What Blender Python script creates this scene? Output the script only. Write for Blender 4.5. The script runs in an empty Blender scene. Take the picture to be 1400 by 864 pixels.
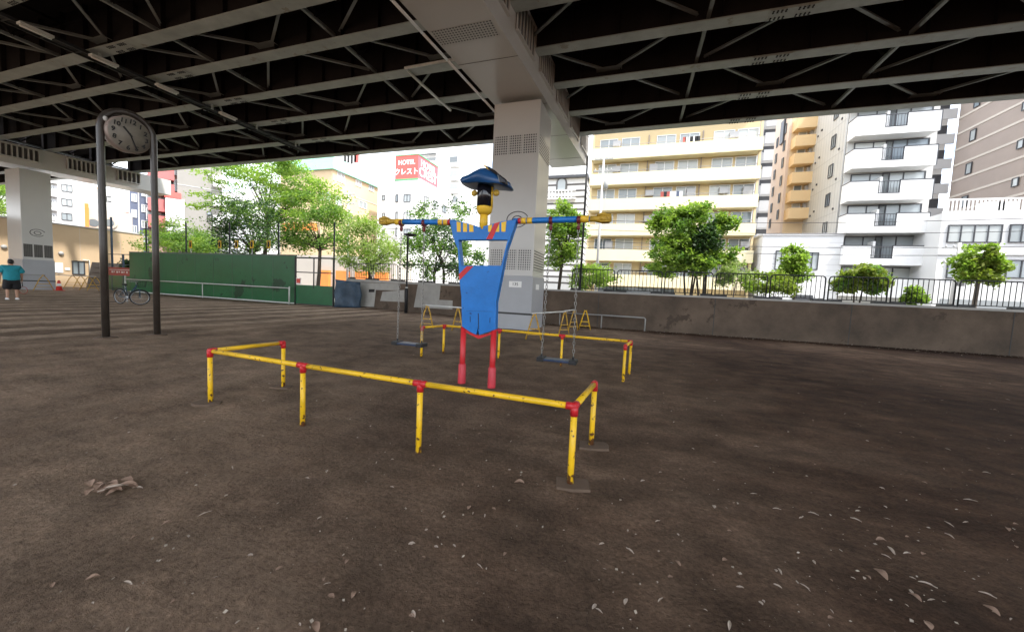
import bpy, bmesh, math, random
import numpy as np
from mathutils import Vector, Matrix, noise as mnoise

random.seed(7)
S = bpy.context.scene
COL = S.collection
PI = math.pi
R_ = math.radians

# ------------------------------------------------------------------ camera
F_, CX, CY, CAMZ = 503.0, 700.0, 432.0, 1.42
SL, Y0, VPX = 0.047, 397.5, 865.0
def _ray(px, py): return np.array([px-CX, -(py-CY), -F_])
_up = np.cross(_ray(1400, Y0+SL*700), _ray(0, Y0-SL*700)); _up /= np.linalg.norm(_up)
_yy = _ray(VPX, Y0+SL*(VPX-700)); _yy /= np.linalg.norm(_yy)
RM = np.array([np.cross(_yy, _up), _yy, _up])
CAMP = np.array([0, 0, CAMZ])
def gz(px, py, z=0.0):          # point of the level z seen at a photo pixel
    v = RM @ _ray(px, py); return Vector(CAMP + (z-CAMZ)/v[2]*v)
def gy(px, py, Y):              # point of the vertical plane y = Y
    v = RM @ _ray(px, py); return Vector(CAMP + Y/v[1]*v)
def gx(px, py, X):
    v = RM @ _ray(px, py); return Vector(CAMP + X/v[0]*v)
cam = bpy.data.objects.new('camera', bpy.data.cameras.new('camera')); COL.objects.link(cam)
cam.matrix_world = Matrix(((RM[0][0],RM[0][1],RM[0][2],0),(RM[1][0],RM[1][1],RM[1][2],0),(RM[2][0],RM[2][1],RM[2][2],CAMZ),(0,0,0,1)))
cam.data.sensor_width = 36; cam.data.lens = 36*F_/1400
cam.data.clip_start = 0.05; cam.data.clip_end = 3000
S.camera = cam

# ------------------------------------------------------------------ materials
MATS = {}
def mat(name, col, rough=0.6, var=0.18, scale=2.5, bump=0.15, bscale=30, metal=0.0, spec=0.4, wear=None, coord='Object'):
    m = bpy.data.materials.new(name); m.use_nodes = True; nt = m.node_tree; N = nt.nodes; L = nt.links
    b = N['Principled BSDF']
    b.inputs['Roughness'].default_value = rough; b.inputs['Metallic'].default_value = metal
    b.inputs['Specular IOR Level'].default_value = spec
    tc = N.new('ShaderNodeTexCoord')
    n1 = N.new('ShaderNodeTexNoise'); n1.inputs['Scale'].default_value = scale; n1.inputs['Detail'].default_value = 6; n1.inputs['Roughness'].default_value = .62
    L.new(tc.outputs[coord], n1.inputs['Vector'])
    rp = N.new('ShaderNodeValToRGB'); e = rp.color_ramp.elements
    e[0].position = .3; e[1].position = .72
    e[0].color = (*[c*(1-var) for c in col], 1); e[1].color = (*[min(1, c*(1+var*.6)) for c in col], 1)
    L.new(n1.outputs['Fac'], rp.inputs['Fac']); out = rp.outputs['Color']
    if wear:                                        # (colour, threshold, noise scale)
        n3 = N.new('ShaderNodeTexNoise'); n3.inputs['Scale'].default_value = wear[2]; n3.inputs['Detail'].default_value = 8; n3.inputs['Roughness'].default_value = .7
        L.new(tc.outputs[coord], n3.inputs['Vector'])
        r3 = N.new('ShaderNodeValToRGB'); r3.color_ramp.elements[0].position = wear[1]; r3.color_ramp.elements[1].position = wear[1]+.03
        L.new(n3.outputs['Fac'], r3.inputs['Fac'])
        mx = N.new('ShaderNodeMix'); mx.data_type = 'RGBA'; L.new(r3.outputs['Color'], mx.inputs[0])
        L.new(out, mx.inputs[6]); mx.inputs[7].default_value = (*wear[0], 1); out = mx.outputs[2]
    L.new(out, b.inputs['Base Color'])
    if bump:
        n2 = N.new('ShaderNodeTexNoise'); n2.inputs['Scale'].default_value = bscale; n2.inputs['Detail'].default_value = 5
        L.new(tc.outputs[coord], n2.inputs['Vector'])
        bp = N.new('ShaderNodeBump'); bp.inputs['Strength'].default_value = bump; bp.inputs['Distance'].default_value = .02
        L.new(n2.outputs['Fac'], bp.inputs['Height']); L.new(bp.outputs['Normal'], b.inputs['Normal'])
        mr = N.new('ShaderNodeMapRange'); mr.inputs[3].default_value = max(.04, rough-.1); mr.inputs[4].default_value = min(1, rough+.12)
        L.new(n1.outputs['Fac'], mr.inputs[0]); L.new(mr.outputs[0], b.inputs['Roughness'])
    MATS[name] = m; return m

def leafmat(name, a, b_, tr=.35):
    m = bpy.data.materials.new(name); m.use_nodes = True; nt = m.node_tree; N = nt.nodes; L = nt.links
    b = N['Principled BSDF']; b.inputs['Roughness'].default_value = .5; b.inputs['Specular IOR Level'].default_value = .35
    g = N.new('ShaderNodeNewGeometry'); rp = N.new('ShaderNodeValToRGB')
    rp.color_ramp.elements[0].color = (*a, 1); rp.color_ramp.elements[1].color = (*b_, 1)
    L.new(g.outputs['Random Per Island'], rp.inputs['Fac']); L.new(rp.outputs['Color'], b.inputs['Base Color'])
    t = N.new('ShaderNodeBsdfTranslucent'); mc = N.new('ShaderNodeMix'); mc.data_type = 'RGBA'; mc.inputs[0].default_value = .5
    L.new(rp.outputs['Color'], mc.inputs[6]); mc.inputs[7].default_value = (a[0]*2.2, b_[1]*1.5, a[2]*.8, 1)
    L.new(mc.outputs[2], t.inputs['Color'])
    ms = N.new('ShaderNodeMixShader'); ms.inputs[0].default_value = tr
    L.new(b.outputs[0], ms.inputs[1]); L.new(t.outputs[0], ms.inputs[2]); L.new(ms.outputs[0], N['Material Output'].inputs['Surface'])
    MATS[name] = m; return m

M = MATS
mat('steel_grey', (.35,.375,.36), .55, .25, 1.2, .1, 12, wear=((.26,.25,.21), .6, 2.0))
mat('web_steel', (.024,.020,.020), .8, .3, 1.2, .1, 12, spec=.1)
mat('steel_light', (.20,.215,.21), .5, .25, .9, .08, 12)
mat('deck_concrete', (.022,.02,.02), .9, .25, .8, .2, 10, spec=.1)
mat('pier_paint', (.56,.55,.53), .27, .05, .5, 0, 6, spec=.5)
mat('pier_base', (.38,.39,.41), .42, .08, .8, 0, 8)
mat('hole_dark', (.03,.03,.03), .8, .1, 3, 0)
mat('line_dark', (.05,.05,.05), .6, .1, 3, 0)
mat('panel_dark', (.10,.095,.09), .6, .2, 2, 0)  # plain dark grey for rib backing, seams and striped bands
mat('concrete_wall', (.128,.094,.069), .85, .5, .8, .4, 9, wear=((.075,.054,.04), .585, 1.1))
mat('wall_patch', (.40,.39,.365), .85, .15, 2.5, .3, 20)
mat('coping', (.42,.41,.39), .8, .15, 2, .2, 20)
mat('yellow_paint', (.78,.47,.015), .38, .2, 5, .12, 50, wear=((.13,.055,.02), .668, 7))
mat('yellow_old', (.55,.33,.05), .55, .3, 8, .15, 40, wear=((.14,.08,.05), .56, 9))
mat('red_paint', (.52,.02,.025), .38, .2, 6, .08, 40)
mat('red_boot', (.50,.035,.05), .45, .15, 7, .1, 40)
mat('dark_red', (.13,.012,.015), .4, .2, 9, .1, 50)
mat('blue_paint', (.010,.15,.47), .36, .16, 5, .12, 30, wear=((.012,.05,.16), .645, 11))
mat('navy_paint', (.01,.06,.17), .3, .2, 5, .08, 40)
mat('black_gloss', (.008,.008,.012), .14, .2, 4, .04, 30, spec=.6)
mat('figure_yellow', (.74,.45,.03), .45, .15, 8, .1, 40)
mat('ochre_hand', (.47,.29,.03), .5, .3, 10, .15, 40)
mat('chain_steel', (.30,.29,.27), .35, .2, 20, 0, metal=.8)
mat('seat_rubber', (.02,.035,.075), .4, .2, 10, .1, 60)
mat('clock_steel', (.040,.032,.026), .32, .3, 5, .12, 30, wear=((.06,.035,.02), .62, 8), spec=.5)
mat('clock_face', (.22,.20,.165), .5, .2, 6, .05, 30)
mat('clock_rim', (.28,.22,.19), .4, .3, 5, .1, 30, wear=((.2,.09,.05), .62, 7))
mat('black_matt', (.015,.015,.016), .55, .2, 6, .05, 30)
mat('railing_black', (.018,.02,.022), .45, .2, 6, .05, 40)
mat('white_pipe', (.62,.62,.60), .4, .15, 5, .05, 40)
mat('grey_pipe', (.34,.34,.33), .45, .15, 5, .05, 40)
mat('green_board', (.012,.115,.042), .34, .2, 1.0, .05, 14, wear=((.004,.042,.018), .575, .5))
mat('board_edge', (.10,.14,.11), .6, .2, 3, .1, 30)
mat('tan_wall', (.50,.37,.235), .8, .07, .6, .1, 30)
mat('brown_board', (.13,.10,.08), .8, .3, 2, .3, 25)
mat('tarp_blue', (.05,.085,.13), .5, .4, 2, .3, 6)
mat('banner_red', (.42,.10,.08), .7, .2, 4, .1, 30)
mat('pale_cloth', (.70,.62,.58), .8, .1, 4, .1, 30)
mat('cone_red', (.62,.05,.04), .5, .15, 6, .05, 30)
mat('white_paint', (.78,.78,.77), .5, .06, 1.5, .05, 30)
mat('cream_wall', (.70,.62,.40), .8, .05, .5, .08, 20)
mat('cream_recess', (.60,.48,.28), .85, .07, .5, .08, 20)
mat('white_wall', (.62,.62,.61), .7, .05, .35, .06, 20)
mat('grey_white', (.42,.42,.42), .75, .06, .4, .08, 20)
mat('tile_white', (.52,.515,.49), .6, .05, .4, .08, 20)
mat('pink_wall', (.42,.13,.125), .75, .06, .5, .05, 20)
mat('salmon_wall', (.56,.45,.37), .75, .06, .5, .05, 20)
mat('orange_wall', (.64,.46,.25), .75, .06, .5, .05, 20)
mat('pink_recess', (.30,.20,.16), .75, .06, .5, .05, 20)
mat('slate_blue', (.105,.125,.185), .75, .08, .5, .05, 20)
mat('warm_grey', (.25,.24,.22), .85, .06, .4, .1, 20)
mat('brown_tile', (.29,.245,.215), .7, .08, .5, .1, 20)
mat('stripe_pale', (.48,.44,.39), .7, .05, .5, .05, 20)
mat('peach_wall', (.60,.46,.29), .8, .06, .4, .05, 20)
mat('green_roof', (.20,.44,.31), .55, .1, 1, .1, 10)
mat('sign_red', (.72,.10,.085), .45, .05, 1, .02, 10)
mat('sign_pink', (.60,.11,.13), .45, .05, 1, .02, 10)
mat('sign_white', (.82,.82,.80), .5, .03, 1, 0)
mat('sign_green', (.10,.35,.16), .5, .05, 1, 0)
mat('window_frame', (.70,.71,.72), .4, .05, 2, 0)
mat('frame_dark', (.05,.052,.058), .4, .1, 3, 0)
mat('glass_pale', (.30,.36,.40), .08, .35, .5, 0, spec=.6)
mat('glass_dark', (.10,.12,.135), .06, .4, .5, 0, spec=.6)
mat('asphalt', (.052,.052,.053), .9, .2, .4, .3, 40)
mat('paving', (.36,.35,.33), .85, .12, .6, .2, 20)
mat('road_paint', (.72,.72,.70), .6, .1, 2, .05, 30)
mat('pole_concrete', (.40,.39,.37), .8, .1, 3, .15, 30)
mat('cable_black', (.02,.02,.02), .6, .1, 3, 0)
mat('bark_dark', (.055,.042,.033), .9, .3, 6, .5, 25)
mat('bark_grey', (.14,.115,.095), .9, .3, 6, .5, 25)
mat('skin', (.42,.24,.16), .5, .08, 8, .05, 40)
mat('teal_shirt', (.015,.24,.30), .75, .2, 5, .2, 20)
mat('black_cloth', (.012,.012,.014), .8, .2, 6, .2, 30)
mat('hair_black', (.012,.010,.009), .5, .2, 20, .3, 80)
mat('shoe_white', (.72,.72,.72), .6, .08, 8, .05, 40)
mat('rubber', (.018,.018,.018), .7, .2, 8, .1, 40)
mat('bike_blue', (.02,.06,.10), .3, .1, 4, 0)
mat('alu', (.35,.36,.37), .35, .1, 5, 0, metal=.8)
mat('slab', (.125,.085,.058), .9, .25, 3, .4, 25)
mat('leaf_pale', (.56,.46,.37), .75, .35, 4, .2, 30)
mat('leaf_brown', (.36,.24,.17), .8, .35, 5, .2, 30)
mat('litter', (.46,.39,.31), .85, .4, 2, 0)
mat('box_green', (.06,.10,.08), .6, .2, 3, .05, 20)
mat('orange_sheet', (.75,.25,.06), .6, .1, 2, .05, 20)
mat('lamp_glass', (.68,.68,.64), .3, .05, 3, 0)
leafmat('leaf_spring', (.15,.25,.032), (.29,.39,.08), .5)
leafmat('leaf_mid', (.08,.165,.03), (.17,.27,.055), .45)
leafmat('leaf_dark', (.02,.055,.018), (.055,.11,.03), .25)
leafmat('leaf_olive', (.12,.17,.02), (.24,.28,.05), .45)
leafmat('leaf_cream', (.17,.25,.06), (.38,.42,.20), .45)

def pattern(name, base, hole, px, pz, r, axes, slot=False):
    m=mat(name,base,.4,.1,.8,0); nt=m.node_tree; N=nt.nodes; L=nt.links; b=N['Principled BSDF']
    tc=N.new('ShaderNodeTexCoord'); sx=N.new('ShaderNodeSeparateXYZ'); L.new(tc.outputs['Object'],sx.inputs[0]); d=[]
    for ax,p in zip(axes,(px,pz)):
        a=N.new('ShaderNodeMath'); a.operation='PINGPONG'; a.inputs[1].default_value=p/2; L.new(sx.outputs[ax],a.inputs[0])
        q=N.new('ShaderNodeMath'); q.operation='POWER'; q.inputs[1].default_value=2; L.new(a.outputs[0],q.inputs[0]); d.append(q)
    if slot: out=d[1]
    else: out=N.new('ShaderNodeMath'); out.operation='ADD'; L.new(d[0].outputs[0],out.inputs[0]); L.new(d[1].outputs[0],out.inputs[1])
    c=N.new('ShaderNodeMath'); c.operation='LESS_THAN'; c.inputs[1].default_value=r*r; L.new(out.outputs[0],c.inputs[0])
    mx=N.new('ShaderNodeMix'); mx.data_type='RGBA'; L.new(c.outputs[0],mx.inputs[0]); mx.inputs[6].default_value=(*base,1); mx.inputs[7].default_value=(*hole,1); L.new(mx.outputs[2],b.inputs['Base Color'])
pattern('perforated',(.50,.49,.47),(.05,.05,.05),.085,.085,.026,'XZ')
pattern('louvre',(.50,.49,.47),(.05,.05,.05),.1,.1,.022,'YZ',True)
pattern('perforated_dark',(.13,.12,.11),(.03,.03,.03),.075,.075,.026,'YZ')
pattern('perforated_under',(.48,.47,.45),(.05,.05,.05),.088,.088,.026,'XY')
for nm_,ca,cb_ in (('glass_pale',(.16,.20,.23),(.52,.54,.52)),('glass_dark',(.07,.085,.10),(.36,.38,.38))):
    m=M[nm_]; nt=m.node_tree; oi=nt.nodes.new('ShaderNodeObjectInfo'); mx=nt.nodes.new('ShaderNodeMix'); mx.data_type='RGBA'
    nt.links.new(oi.outputs['Random'],mx.inputs[0]); mx.inputs[6].default_value=(*ca,1); mx.inputs[7].default_value=(*cb_,1)
    nt.links.new(mx.outputs[2],nt.nodes['Principled BSDF'].inputs['Base Color'])
m=M['yellow_paint']; nt=m.node_tree; N=nt.nodes; L=nt.links; b=N['Principled BSDF']; src=b.inputs['Base Color'].links[0].from_socket
tc=N.new('ShaderNodeTexCoord'); sx=N.new('ShaderNodeSeparateXYZ'); L.new(tc.outputs['Object'],sx.inputs[0])
mr=N.new('ShaderNodeMapRange'); mr.inputs[1].default_value=.16; mr.inputs[2].default_value=0; mr.inputs[3].default_value=0; mr.inputs[4].default_value=.24; L.new(sx.outputs['Z'],mr.inputs[0])
nz=N.new('ShaderNodeTexNoise'); nz.inputs['Scale'].default_value=22; nz.inputs['Detail'].default_value=6; L.new(tc.outputs['Object'],nz.inputs['Vector'])
ad=N.new('ShaderNodeMath'); ad.operation='ADD'; L.new(mr.outputs[0],ad.inputs[0]); L.new(nz.outputs['Fac'],ad.inputs[1])
rr_=N.new('ShaderNodeValToRGB'); rr_.color_ramp.elements[0].position=.62; rr_.color_ramp.elements[1].position=.67; L.new(ad.outputs[0],rr_.inputs['Fac'])
mx=N.new('ShaderNodeMix'); mx.data_type='RGBA'; L.new(rr_.outputs['Color'],mx.inputs[0]); L.new(src,mx.inputs[6]); mx.inputs[7].default_value=(.11,.045,.018,1); L.new(mx.outputs[2],b.inputs['Base Color'])
# ---------------------------------------------------- ground soil material
def soil():
    m = bpy.data.materials.new('soil'); m.use_nodes = True; nt = m.node_tree; N = nt.nodes; L = nt.links
    b = N['Principled BSDF']; b.inputs['Roughness'].default_value = .95; b.inputs['Specular IOR Level'].default_value = .15
    tc = N.new('ShaderNodeTexCoord')
    def nz(scale, detail, rough, vec=None, dist=0):
        n = N.new('ShaderNodeTexNoise'); n.inputs['Scale'].default_value = scale; n.inputs['Detail'].default_value = detail
        n.inputs['Roughness'].default_value = rough; n.inputs['Distortion'].default_value = dist
        L.new(vec or tc.outputs['Object'], n.inputs['Vector']); return n
    big = nz(.22, 5, .6, dist=.6)
    r = N.new('ShaderNodeValToRGB'); e = r.color_ramp.elements
    e[0].position = .34; e[0].color = (.046,.0245,.0145, 1); e[1].position = .68; e[1].color = (.138,.085,.054, 1)
    L.new(big.outputs['Fac'], r.inputs['Fac'])
    # raked / trodden dust streaks
    mp = N.new('ShaderNodeMapping'); mp.inputs['Rotation'].default_value = (0,0,R_(-20)); mp.inputs['Scale'].default_value = (.8,1.5,1)
    L.new(tc.outputs['Object'], mp.inputs['Vector'])
    st = nz(2.2, 8, .68, mp.outputs['Vector'])
    rs = N.new('ShaderNodeValToRGB'); rs.color_ramp.elements[0].position=.40; rs.color_ramp.elements[1].position=.66
    rs.color_ramp.elements[0].color=(.74,.73,.72,1); rs.color_ramp.elements[1].color=(1.34,1.33,1.32,1)
    L.new(st.outputs['Fac'], rs.inputs['Fac'])
    m1 = N.new('ShaderNodeMix'); m1.data_type='RGBA'; m1.blend_type='MULTIPLY'; m1.inputs[0].default_value=1
    L.new(r.outputs['Color'], m1.inputs[6]); L.new(rs.outputs['Color'], m1.inputs[7])
    med = nz(1.6, 9, .72)
    rm = N.new('ShaderNodeValToRGB'); rm.color_ramp.elements[0].position=.3; rm.color_ramp.elements[1].position=.72
    rm.color_ramp.elements[0].color=(.55,.54,.53,1); rm.color_ramp.elements[1].color=(1.5,1.5,1.5,1)
    L.new(med.outputs['Fac'], rm.inputs['Fac'])
    m2 = N.new('ShaderNodeMix'); m2.data_type='RGBA'; m2.blend_type='MULTIPLY'; m2.inputs[0].default_value=1
    L.new(m1.outputs[2], m2.inputs[6]); L.new(rm.outputs['Color'], m2.inputs[7])
    # left-to-right light falloff painted into the soil: paler left, darker right
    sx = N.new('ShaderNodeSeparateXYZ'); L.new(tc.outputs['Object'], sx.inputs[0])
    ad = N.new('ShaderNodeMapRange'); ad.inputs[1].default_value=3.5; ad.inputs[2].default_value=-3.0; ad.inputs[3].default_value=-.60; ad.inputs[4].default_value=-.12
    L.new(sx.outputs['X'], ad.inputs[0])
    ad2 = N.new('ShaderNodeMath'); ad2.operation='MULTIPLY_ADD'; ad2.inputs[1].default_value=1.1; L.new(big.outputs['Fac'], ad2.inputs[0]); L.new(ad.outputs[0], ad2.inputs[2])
    # slots of light between the decks, painted as pale bands at far left
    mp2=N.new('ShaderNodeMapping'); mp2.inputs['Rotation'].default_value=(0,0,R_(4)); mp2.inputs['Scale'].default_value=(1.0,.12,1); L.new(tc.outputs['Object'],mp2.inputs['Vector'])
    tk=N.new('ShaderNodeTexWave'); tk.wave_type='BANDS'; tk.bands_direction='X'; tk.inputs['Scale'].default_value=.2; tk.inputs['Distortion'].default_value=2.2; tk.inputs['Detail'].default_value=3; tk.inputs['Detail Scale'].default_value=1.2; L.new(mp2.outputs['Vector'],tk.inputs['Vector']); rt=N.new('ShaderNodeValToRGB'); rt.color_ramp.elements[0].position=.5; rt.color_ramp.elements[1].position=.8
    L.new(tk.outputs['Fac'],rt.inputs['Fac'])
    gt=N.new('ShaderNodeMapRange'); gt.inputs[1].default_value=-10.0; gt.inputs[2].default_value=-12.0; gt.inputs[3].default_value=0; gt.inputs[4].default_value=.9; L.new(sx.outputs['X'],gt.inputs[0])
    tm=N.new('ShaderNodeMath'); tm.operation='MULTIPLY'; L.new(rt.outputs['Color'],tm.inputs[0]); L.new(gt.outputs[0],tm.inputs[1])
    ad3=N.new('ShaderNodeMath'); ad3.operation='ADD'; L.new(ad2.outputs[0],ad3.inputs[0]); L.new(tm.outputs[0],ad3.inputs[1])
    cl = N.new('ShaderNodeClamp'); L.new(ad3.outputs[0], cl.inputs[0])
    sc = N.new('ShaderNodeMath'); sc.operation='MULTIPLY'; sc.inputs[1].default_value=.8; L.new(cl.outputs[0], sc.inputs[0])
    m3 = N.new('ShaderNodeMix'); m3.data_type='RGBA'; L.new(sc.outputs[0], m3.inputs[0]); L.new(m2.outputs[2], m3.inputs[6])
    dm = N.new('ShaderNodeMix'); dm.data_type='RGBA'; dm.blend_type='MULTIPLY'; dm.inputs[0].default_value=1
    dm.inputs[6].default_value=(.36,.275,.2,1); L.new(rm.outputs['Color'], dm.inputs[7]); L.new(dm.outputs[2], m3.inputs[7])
    # crumbs
    fine = nz(38, 4, .7)
    rf = N.new('ShaderNodeValToRGB'); rf.color_ramp.elements[0].position=.30; rf.color_ramp.elements[1].position=.75
    rf.color_ramp.elements[0].color=(.66,.65,.64,1); rf.color_ramp.elements[1].color=(1.42,1.41,1.4,1)
    L.new(fine.outputs['Fac'], rf.inputs['Fac'])
    m4 = N.new('ShaderNodeMix'); m4.data_type='RGBA'; m4.blend_type='MULTIPLY'; m4.inputs[0].default_value=1
    L.new(m3.outputs[2], m4.inputs[6]); L.new(rf.outputs['Color'], m4.inputs[7])
    L.new(m4.outputs[2], b.inputs['Base Color'])
    h1 = nz(9, 10, .75); h2 = nz(70, 5, .7)
    hs = N.new('ShaderNodeMath'); hs.operation='MULTIPLY_ADD'; hs.inputs[1].default_value=.22
    L.new(h2.outputs['Fac'], hs.inputs[0]); L.new(h1.outputs['Fac'], hs.inputs[2])
    hb = N.new('ShaderNodeMath'); hb.operation='MULTIPLY_ADD'; hb.inputs[1].default_value=.8
    L.new(st.outputs['Fac'], hb.inputs[0]); L.new(hs.outputs[0], hb.inputs[2])
    bp = N.new('ShaderNodeBump'); bp.inputs['Strength'].default_value=.9; bp.inputs['Distance'].default_value=.05
    L.new(hb.outputs[0], bp.inputs['Height']); L.new(bp.outputs['Normal'], b.inputs['Normal'])
    return m
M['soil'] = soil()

# ------------------------------------------------------------------ mesh tools
ROOT = {}
def frame_of(d, up=None):
    d = d.normalized()
    u = Vector(up) if up else (Vector((0,0,1)) if abs(d.z) < .95 else Vector((1,0,0)))
    s = d.cross(u).normalized(); return s, s.cross(d).normalized()
class MB:
    def __init__(self): self.v=[]; self.f=[]; self.sm=[]
    def add(self, vs, fs, smooth=False):
        o=len(self.v); self.v += [tuple(p) for p in vs]
        self.f += [tuple(i+o for i in f) for f in fs]; self.sm += [smooth]*len(fs); return self
    def box(self, x0,x1,y0,y1,z0,z1, mx=None):
        vs=[Vector((x,y,z)) for z in (z0,z1) for y in (y0,y1) for x in (x0,x1)]
        if mx: vs=[mx@p for p in vs]
        return self.add(vs,[(0,2,3,1),(4,5,7,6),(0,1,5,4),(2,6,7,3),(0,4,6,2),(1,3,7,5)])
    def bar(self, p0, p1, w, h, up=None):
        p0=Vector(p0); p1=Vector(p1); s,u=frame_of(p1-p0, up); s=s*w/2; u=u*h/2
        vs=[p+a*s+b*u for p in (p0,p1) for a,b in ((-1,-1),(1,-1),(1,1),(-1,1))]
        return self.add(vs,[(3,2,1,0),(4,5,6,7),(0,1,5,4),(1,2,6,5),(2,3,7,6),(3,0,4,7)])
    def path(self, pts, r, n=8, closed=False, cap=True):
        pts=[Vector(p) for p in pts]; k=len(pts); vs=[]; fs=[]
        rr = r if isinstance(r,(list,tuple)) else [r]*k
        prev=None
        for i,p in enumerate(pts):
            if closed: d=pts[(i+1)%k]-pts[i-1]
            else: d=pts[min(i+1,k-1)]-pts[max(i-1,0)]
            d=d.normalized()
            if prev is None: s,u=frame_of(d)
            else:
                s=(prev-d*prev.dot(d)).normalized(); u=s.cross(d)
            prev=s
            for j in range(n):
                a=2*PI*j/n; vs.append(p+(s*math.cos(a)+u*math.sin(a))*rr[i])
        m = k if closed else k-1
        for i in range(m):
            for j in range(n):
                a=i*n+j; b=i*n+(j+1)%n; c=((i+1)%k)*n+(j+1)%n; d_=((i+1)%k)*n+j
                fs.append((a,d_,c,b))
        self.add(vs,fs,True)
        if not closed and cap:
            o=len(self.v)-len(vs)
            self.f += [tuple(o+j for j in range(n)), tuple(o+(k-1)*n+j for j in reversed(range(n)))]; self.sm += [False,False]
        return self
    def tube(self, p0, p1, r, n=10): return self.path([p0,p1], r, n)
    def poly(self, pts, depth_vec):      # extruded polygon (outline list of Vectors), convex or simple
        pts=[Vector(p) for p in pts]; d=Vector(depth_vec); k=len(pts)
        nrm=sum((pts[i].cross(pts[(i+1)%k]) for i in range(k)), Vector())
        if nrm.dot(d)>0: pts=pts[::-1]
        vs=pts+[p+d for p in pts]
        fs=[tuple(range(k)), tuple(reversed(range(k,2*k)))]+[(i,i+k,(i+1)%k+k,(i+1)%k) for i in range(k)]
        return self.add(vs,fs)
    def lathe(self, prof, c=(0,0,0), n=16, mx=None):
        vs=[]; fs=[]; c=Vector(c)
        for r,z in prof:
            for j in range(n):
                a=2*PI*j/n; p=Vector((r*math.cos(a), r*math.sin(a), z)); vs.append(c+(mx@p if mx else p))
        for i in range(len(prof)-1):
            for j in range(n): fs.append((i*n+j,i*n+(j+1)%n,(i+1)*n+(j+1)%n,(i+1)*n+j))
        fs.append(tuple(reversed(range(n)))); fs.append(tuple((len(prof)-1)*n+j for j in range(n)))
        return self.add(vs,fs,True)
    def ell(self, c, rx, ry, rz, n=14, m=9, mx=None):
        c=Vector(c); vs=[]; fs=[]
        for i in range(m+1):
            t=PI*i/m
            for j in range(n):
                a=2*PI*j/n; p=Vector((rx*math.sin(t)*math.cos(a), ry*math.sin(t)*math.sin(a), -rz*math.cos(t)))
                vs.append(c+(mx@p if mx else p))
        for i in range(m):
            for j in range(n): fs.append((i*n+j,i*n+(j+1)%n,(i+1)*n+(j+1)%n,(i+1)*n+j))
        return self.add(vs,fs,True)
    def build(self, name, m, parent=None, loc=None, bevel=0, segs=2):
        me=bpy.data.meshes.new(name)
        mt = ROOT[parent.name] if parent else (Matrix.Translation(loc) if loc is not None else Matrix())
        iv = mt.inverted()
        me.from_pydata([iv@Vector(p) for p in self.v],[],self.f)
        me.polygons.foreach_set('use_smooth', self.sm)
        me.materials.append(M[m] if isinstance(m,str) else m); me.update()
        o=bpy.data.objects.new(name, me); COL.objects.link(o)
        if parent: o.parent=parent
        elif loc is not None: o.location=loc
        ROOT[o.name]=mt
        if bevel:
            bv=o.modifiers.new('bevel','BEVEL'); bv.width=bevel; bv.segments=segs; bv.limit_method='ANGLE'; bv.angle_limit=R_(40)
        return o
def tag(o, label=None, cat=None, group=None, kind=None):
    if label: o['label']=label
    if cat: o['category']=cat
    if group: o['group']=group
    if kind: o['kind']=kind
    return o
def thing(name, label, cat, loc=(0,0,0), rz=0, group=None):
    o=bpy.data.objects.new(name,None); COL.objects.link(o); o.empty_display_size=.2
    o.location=loc; o.rotation_euler=(0,0,rz)
    ROOT[o.name]=Matrix.Translation(loc)@Matrix.Rotation(rz,4,'Z')
    return tag(o,label,cat,group)
def children(o): return [c for c in COL.objects if c.parent==o]
KIDS={}
def copy_tree(o, parent=None):
    c=o.copy(); COL.objects.link(c)
    if parent: c.parent=parent
    for ch in children(o): copy_tree(ch,c)
    return c
_txt={}
def text_mb(s, size, mx, depth=.004, bold=0.0):       # lettering turned into mesh, text plane = local xy, centred
    key=(s,size,depth,bold)
    if key not in _txt:
        cu=bpy.data.curves.new('lettering','FONT'); cu.body=s; cu.size=size; cu.align_x='CENTER'; cu.align_y='CENTER'; cu.extrude=depth; cu.offset=bold; cu.resolution_u=3
        ob=bpy.data.objects.new('lettering',cu); COL.objects.link(ob)
        dg=bpy.context.evaluated_depsgraph_get(); me=bpy.data.meshes.new_from_object(ob.evaluated_get(dg))
        _txt[key]=([v.co.copy() for v in me.vertices],[tuple(p.vertices) for p in me.polygons])
        bpy.data.objects.remove(ob); bpy.data.curves.remove(cu); bpy.data.meshes.remove(me)
    vs,fs=_txt[key]; b=MB(); b.add([mx@v for v in vs],fs); return b
def basis(o, x, y, n):           # matrix with given origin and axes
    return Matrix(((x[0],y[0],n[0],o[0]),(x[1],y[1],n[1],o[1]),(x[2],y[2],n[2],o[2]),(0,0,0,1)))

# ------------------------------------------------------------------ ground
def gh(x, y):
    if y>16.0: return 0.0
    d=min(1,max(0,(16-y)/2))
    hol=sum(.035*math.exp(-((x-hx_)/.34)**2-((y-4.95)/.5)**2) for hx_ in (-3.29,-.93))
    hol-=sum(.012*math.exp(-((x-hx_)/.75)**2-((y-4.95)/.95)**2) for hx_ in (-3.29,-.93))
    return -hol+d*(.005*mnoise.noise(Vector((x*9,y*9,1)))+.016*mnoise.noise(Vector((x*.5,y*.5,0)))+.015*mnoise.noise(Vector((x*1.7,y*1.7,3)))+.009*mnoise.noise(Vector((x*3.3,y*3.3,9)))+.004*mnoise.noise(Vector((x*5,y*5,7))))
def spaced(a,b,near0,near1,step,grow):
    out=list(np.arange(near0,near1+1e-6,step)); s=step; x=near0
    lo=[]
    while x>a: s*=grow; x-=s; lo.append(x)
    s=step; x=near1; hi=[]
    while x<b: s*=grow; x+=s; hi.append(x)
    return lo[::-1]+out+hi
gxs=spaced(-900,900,-8,8,.06,1.09); gys=spaced(-900,1400,.2,8,.05,1.09)
vs=[(x,y,gh(x,y) if -60<x<60 and -30<y<17 else 0) for y in gys for x in gxs]
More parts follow.
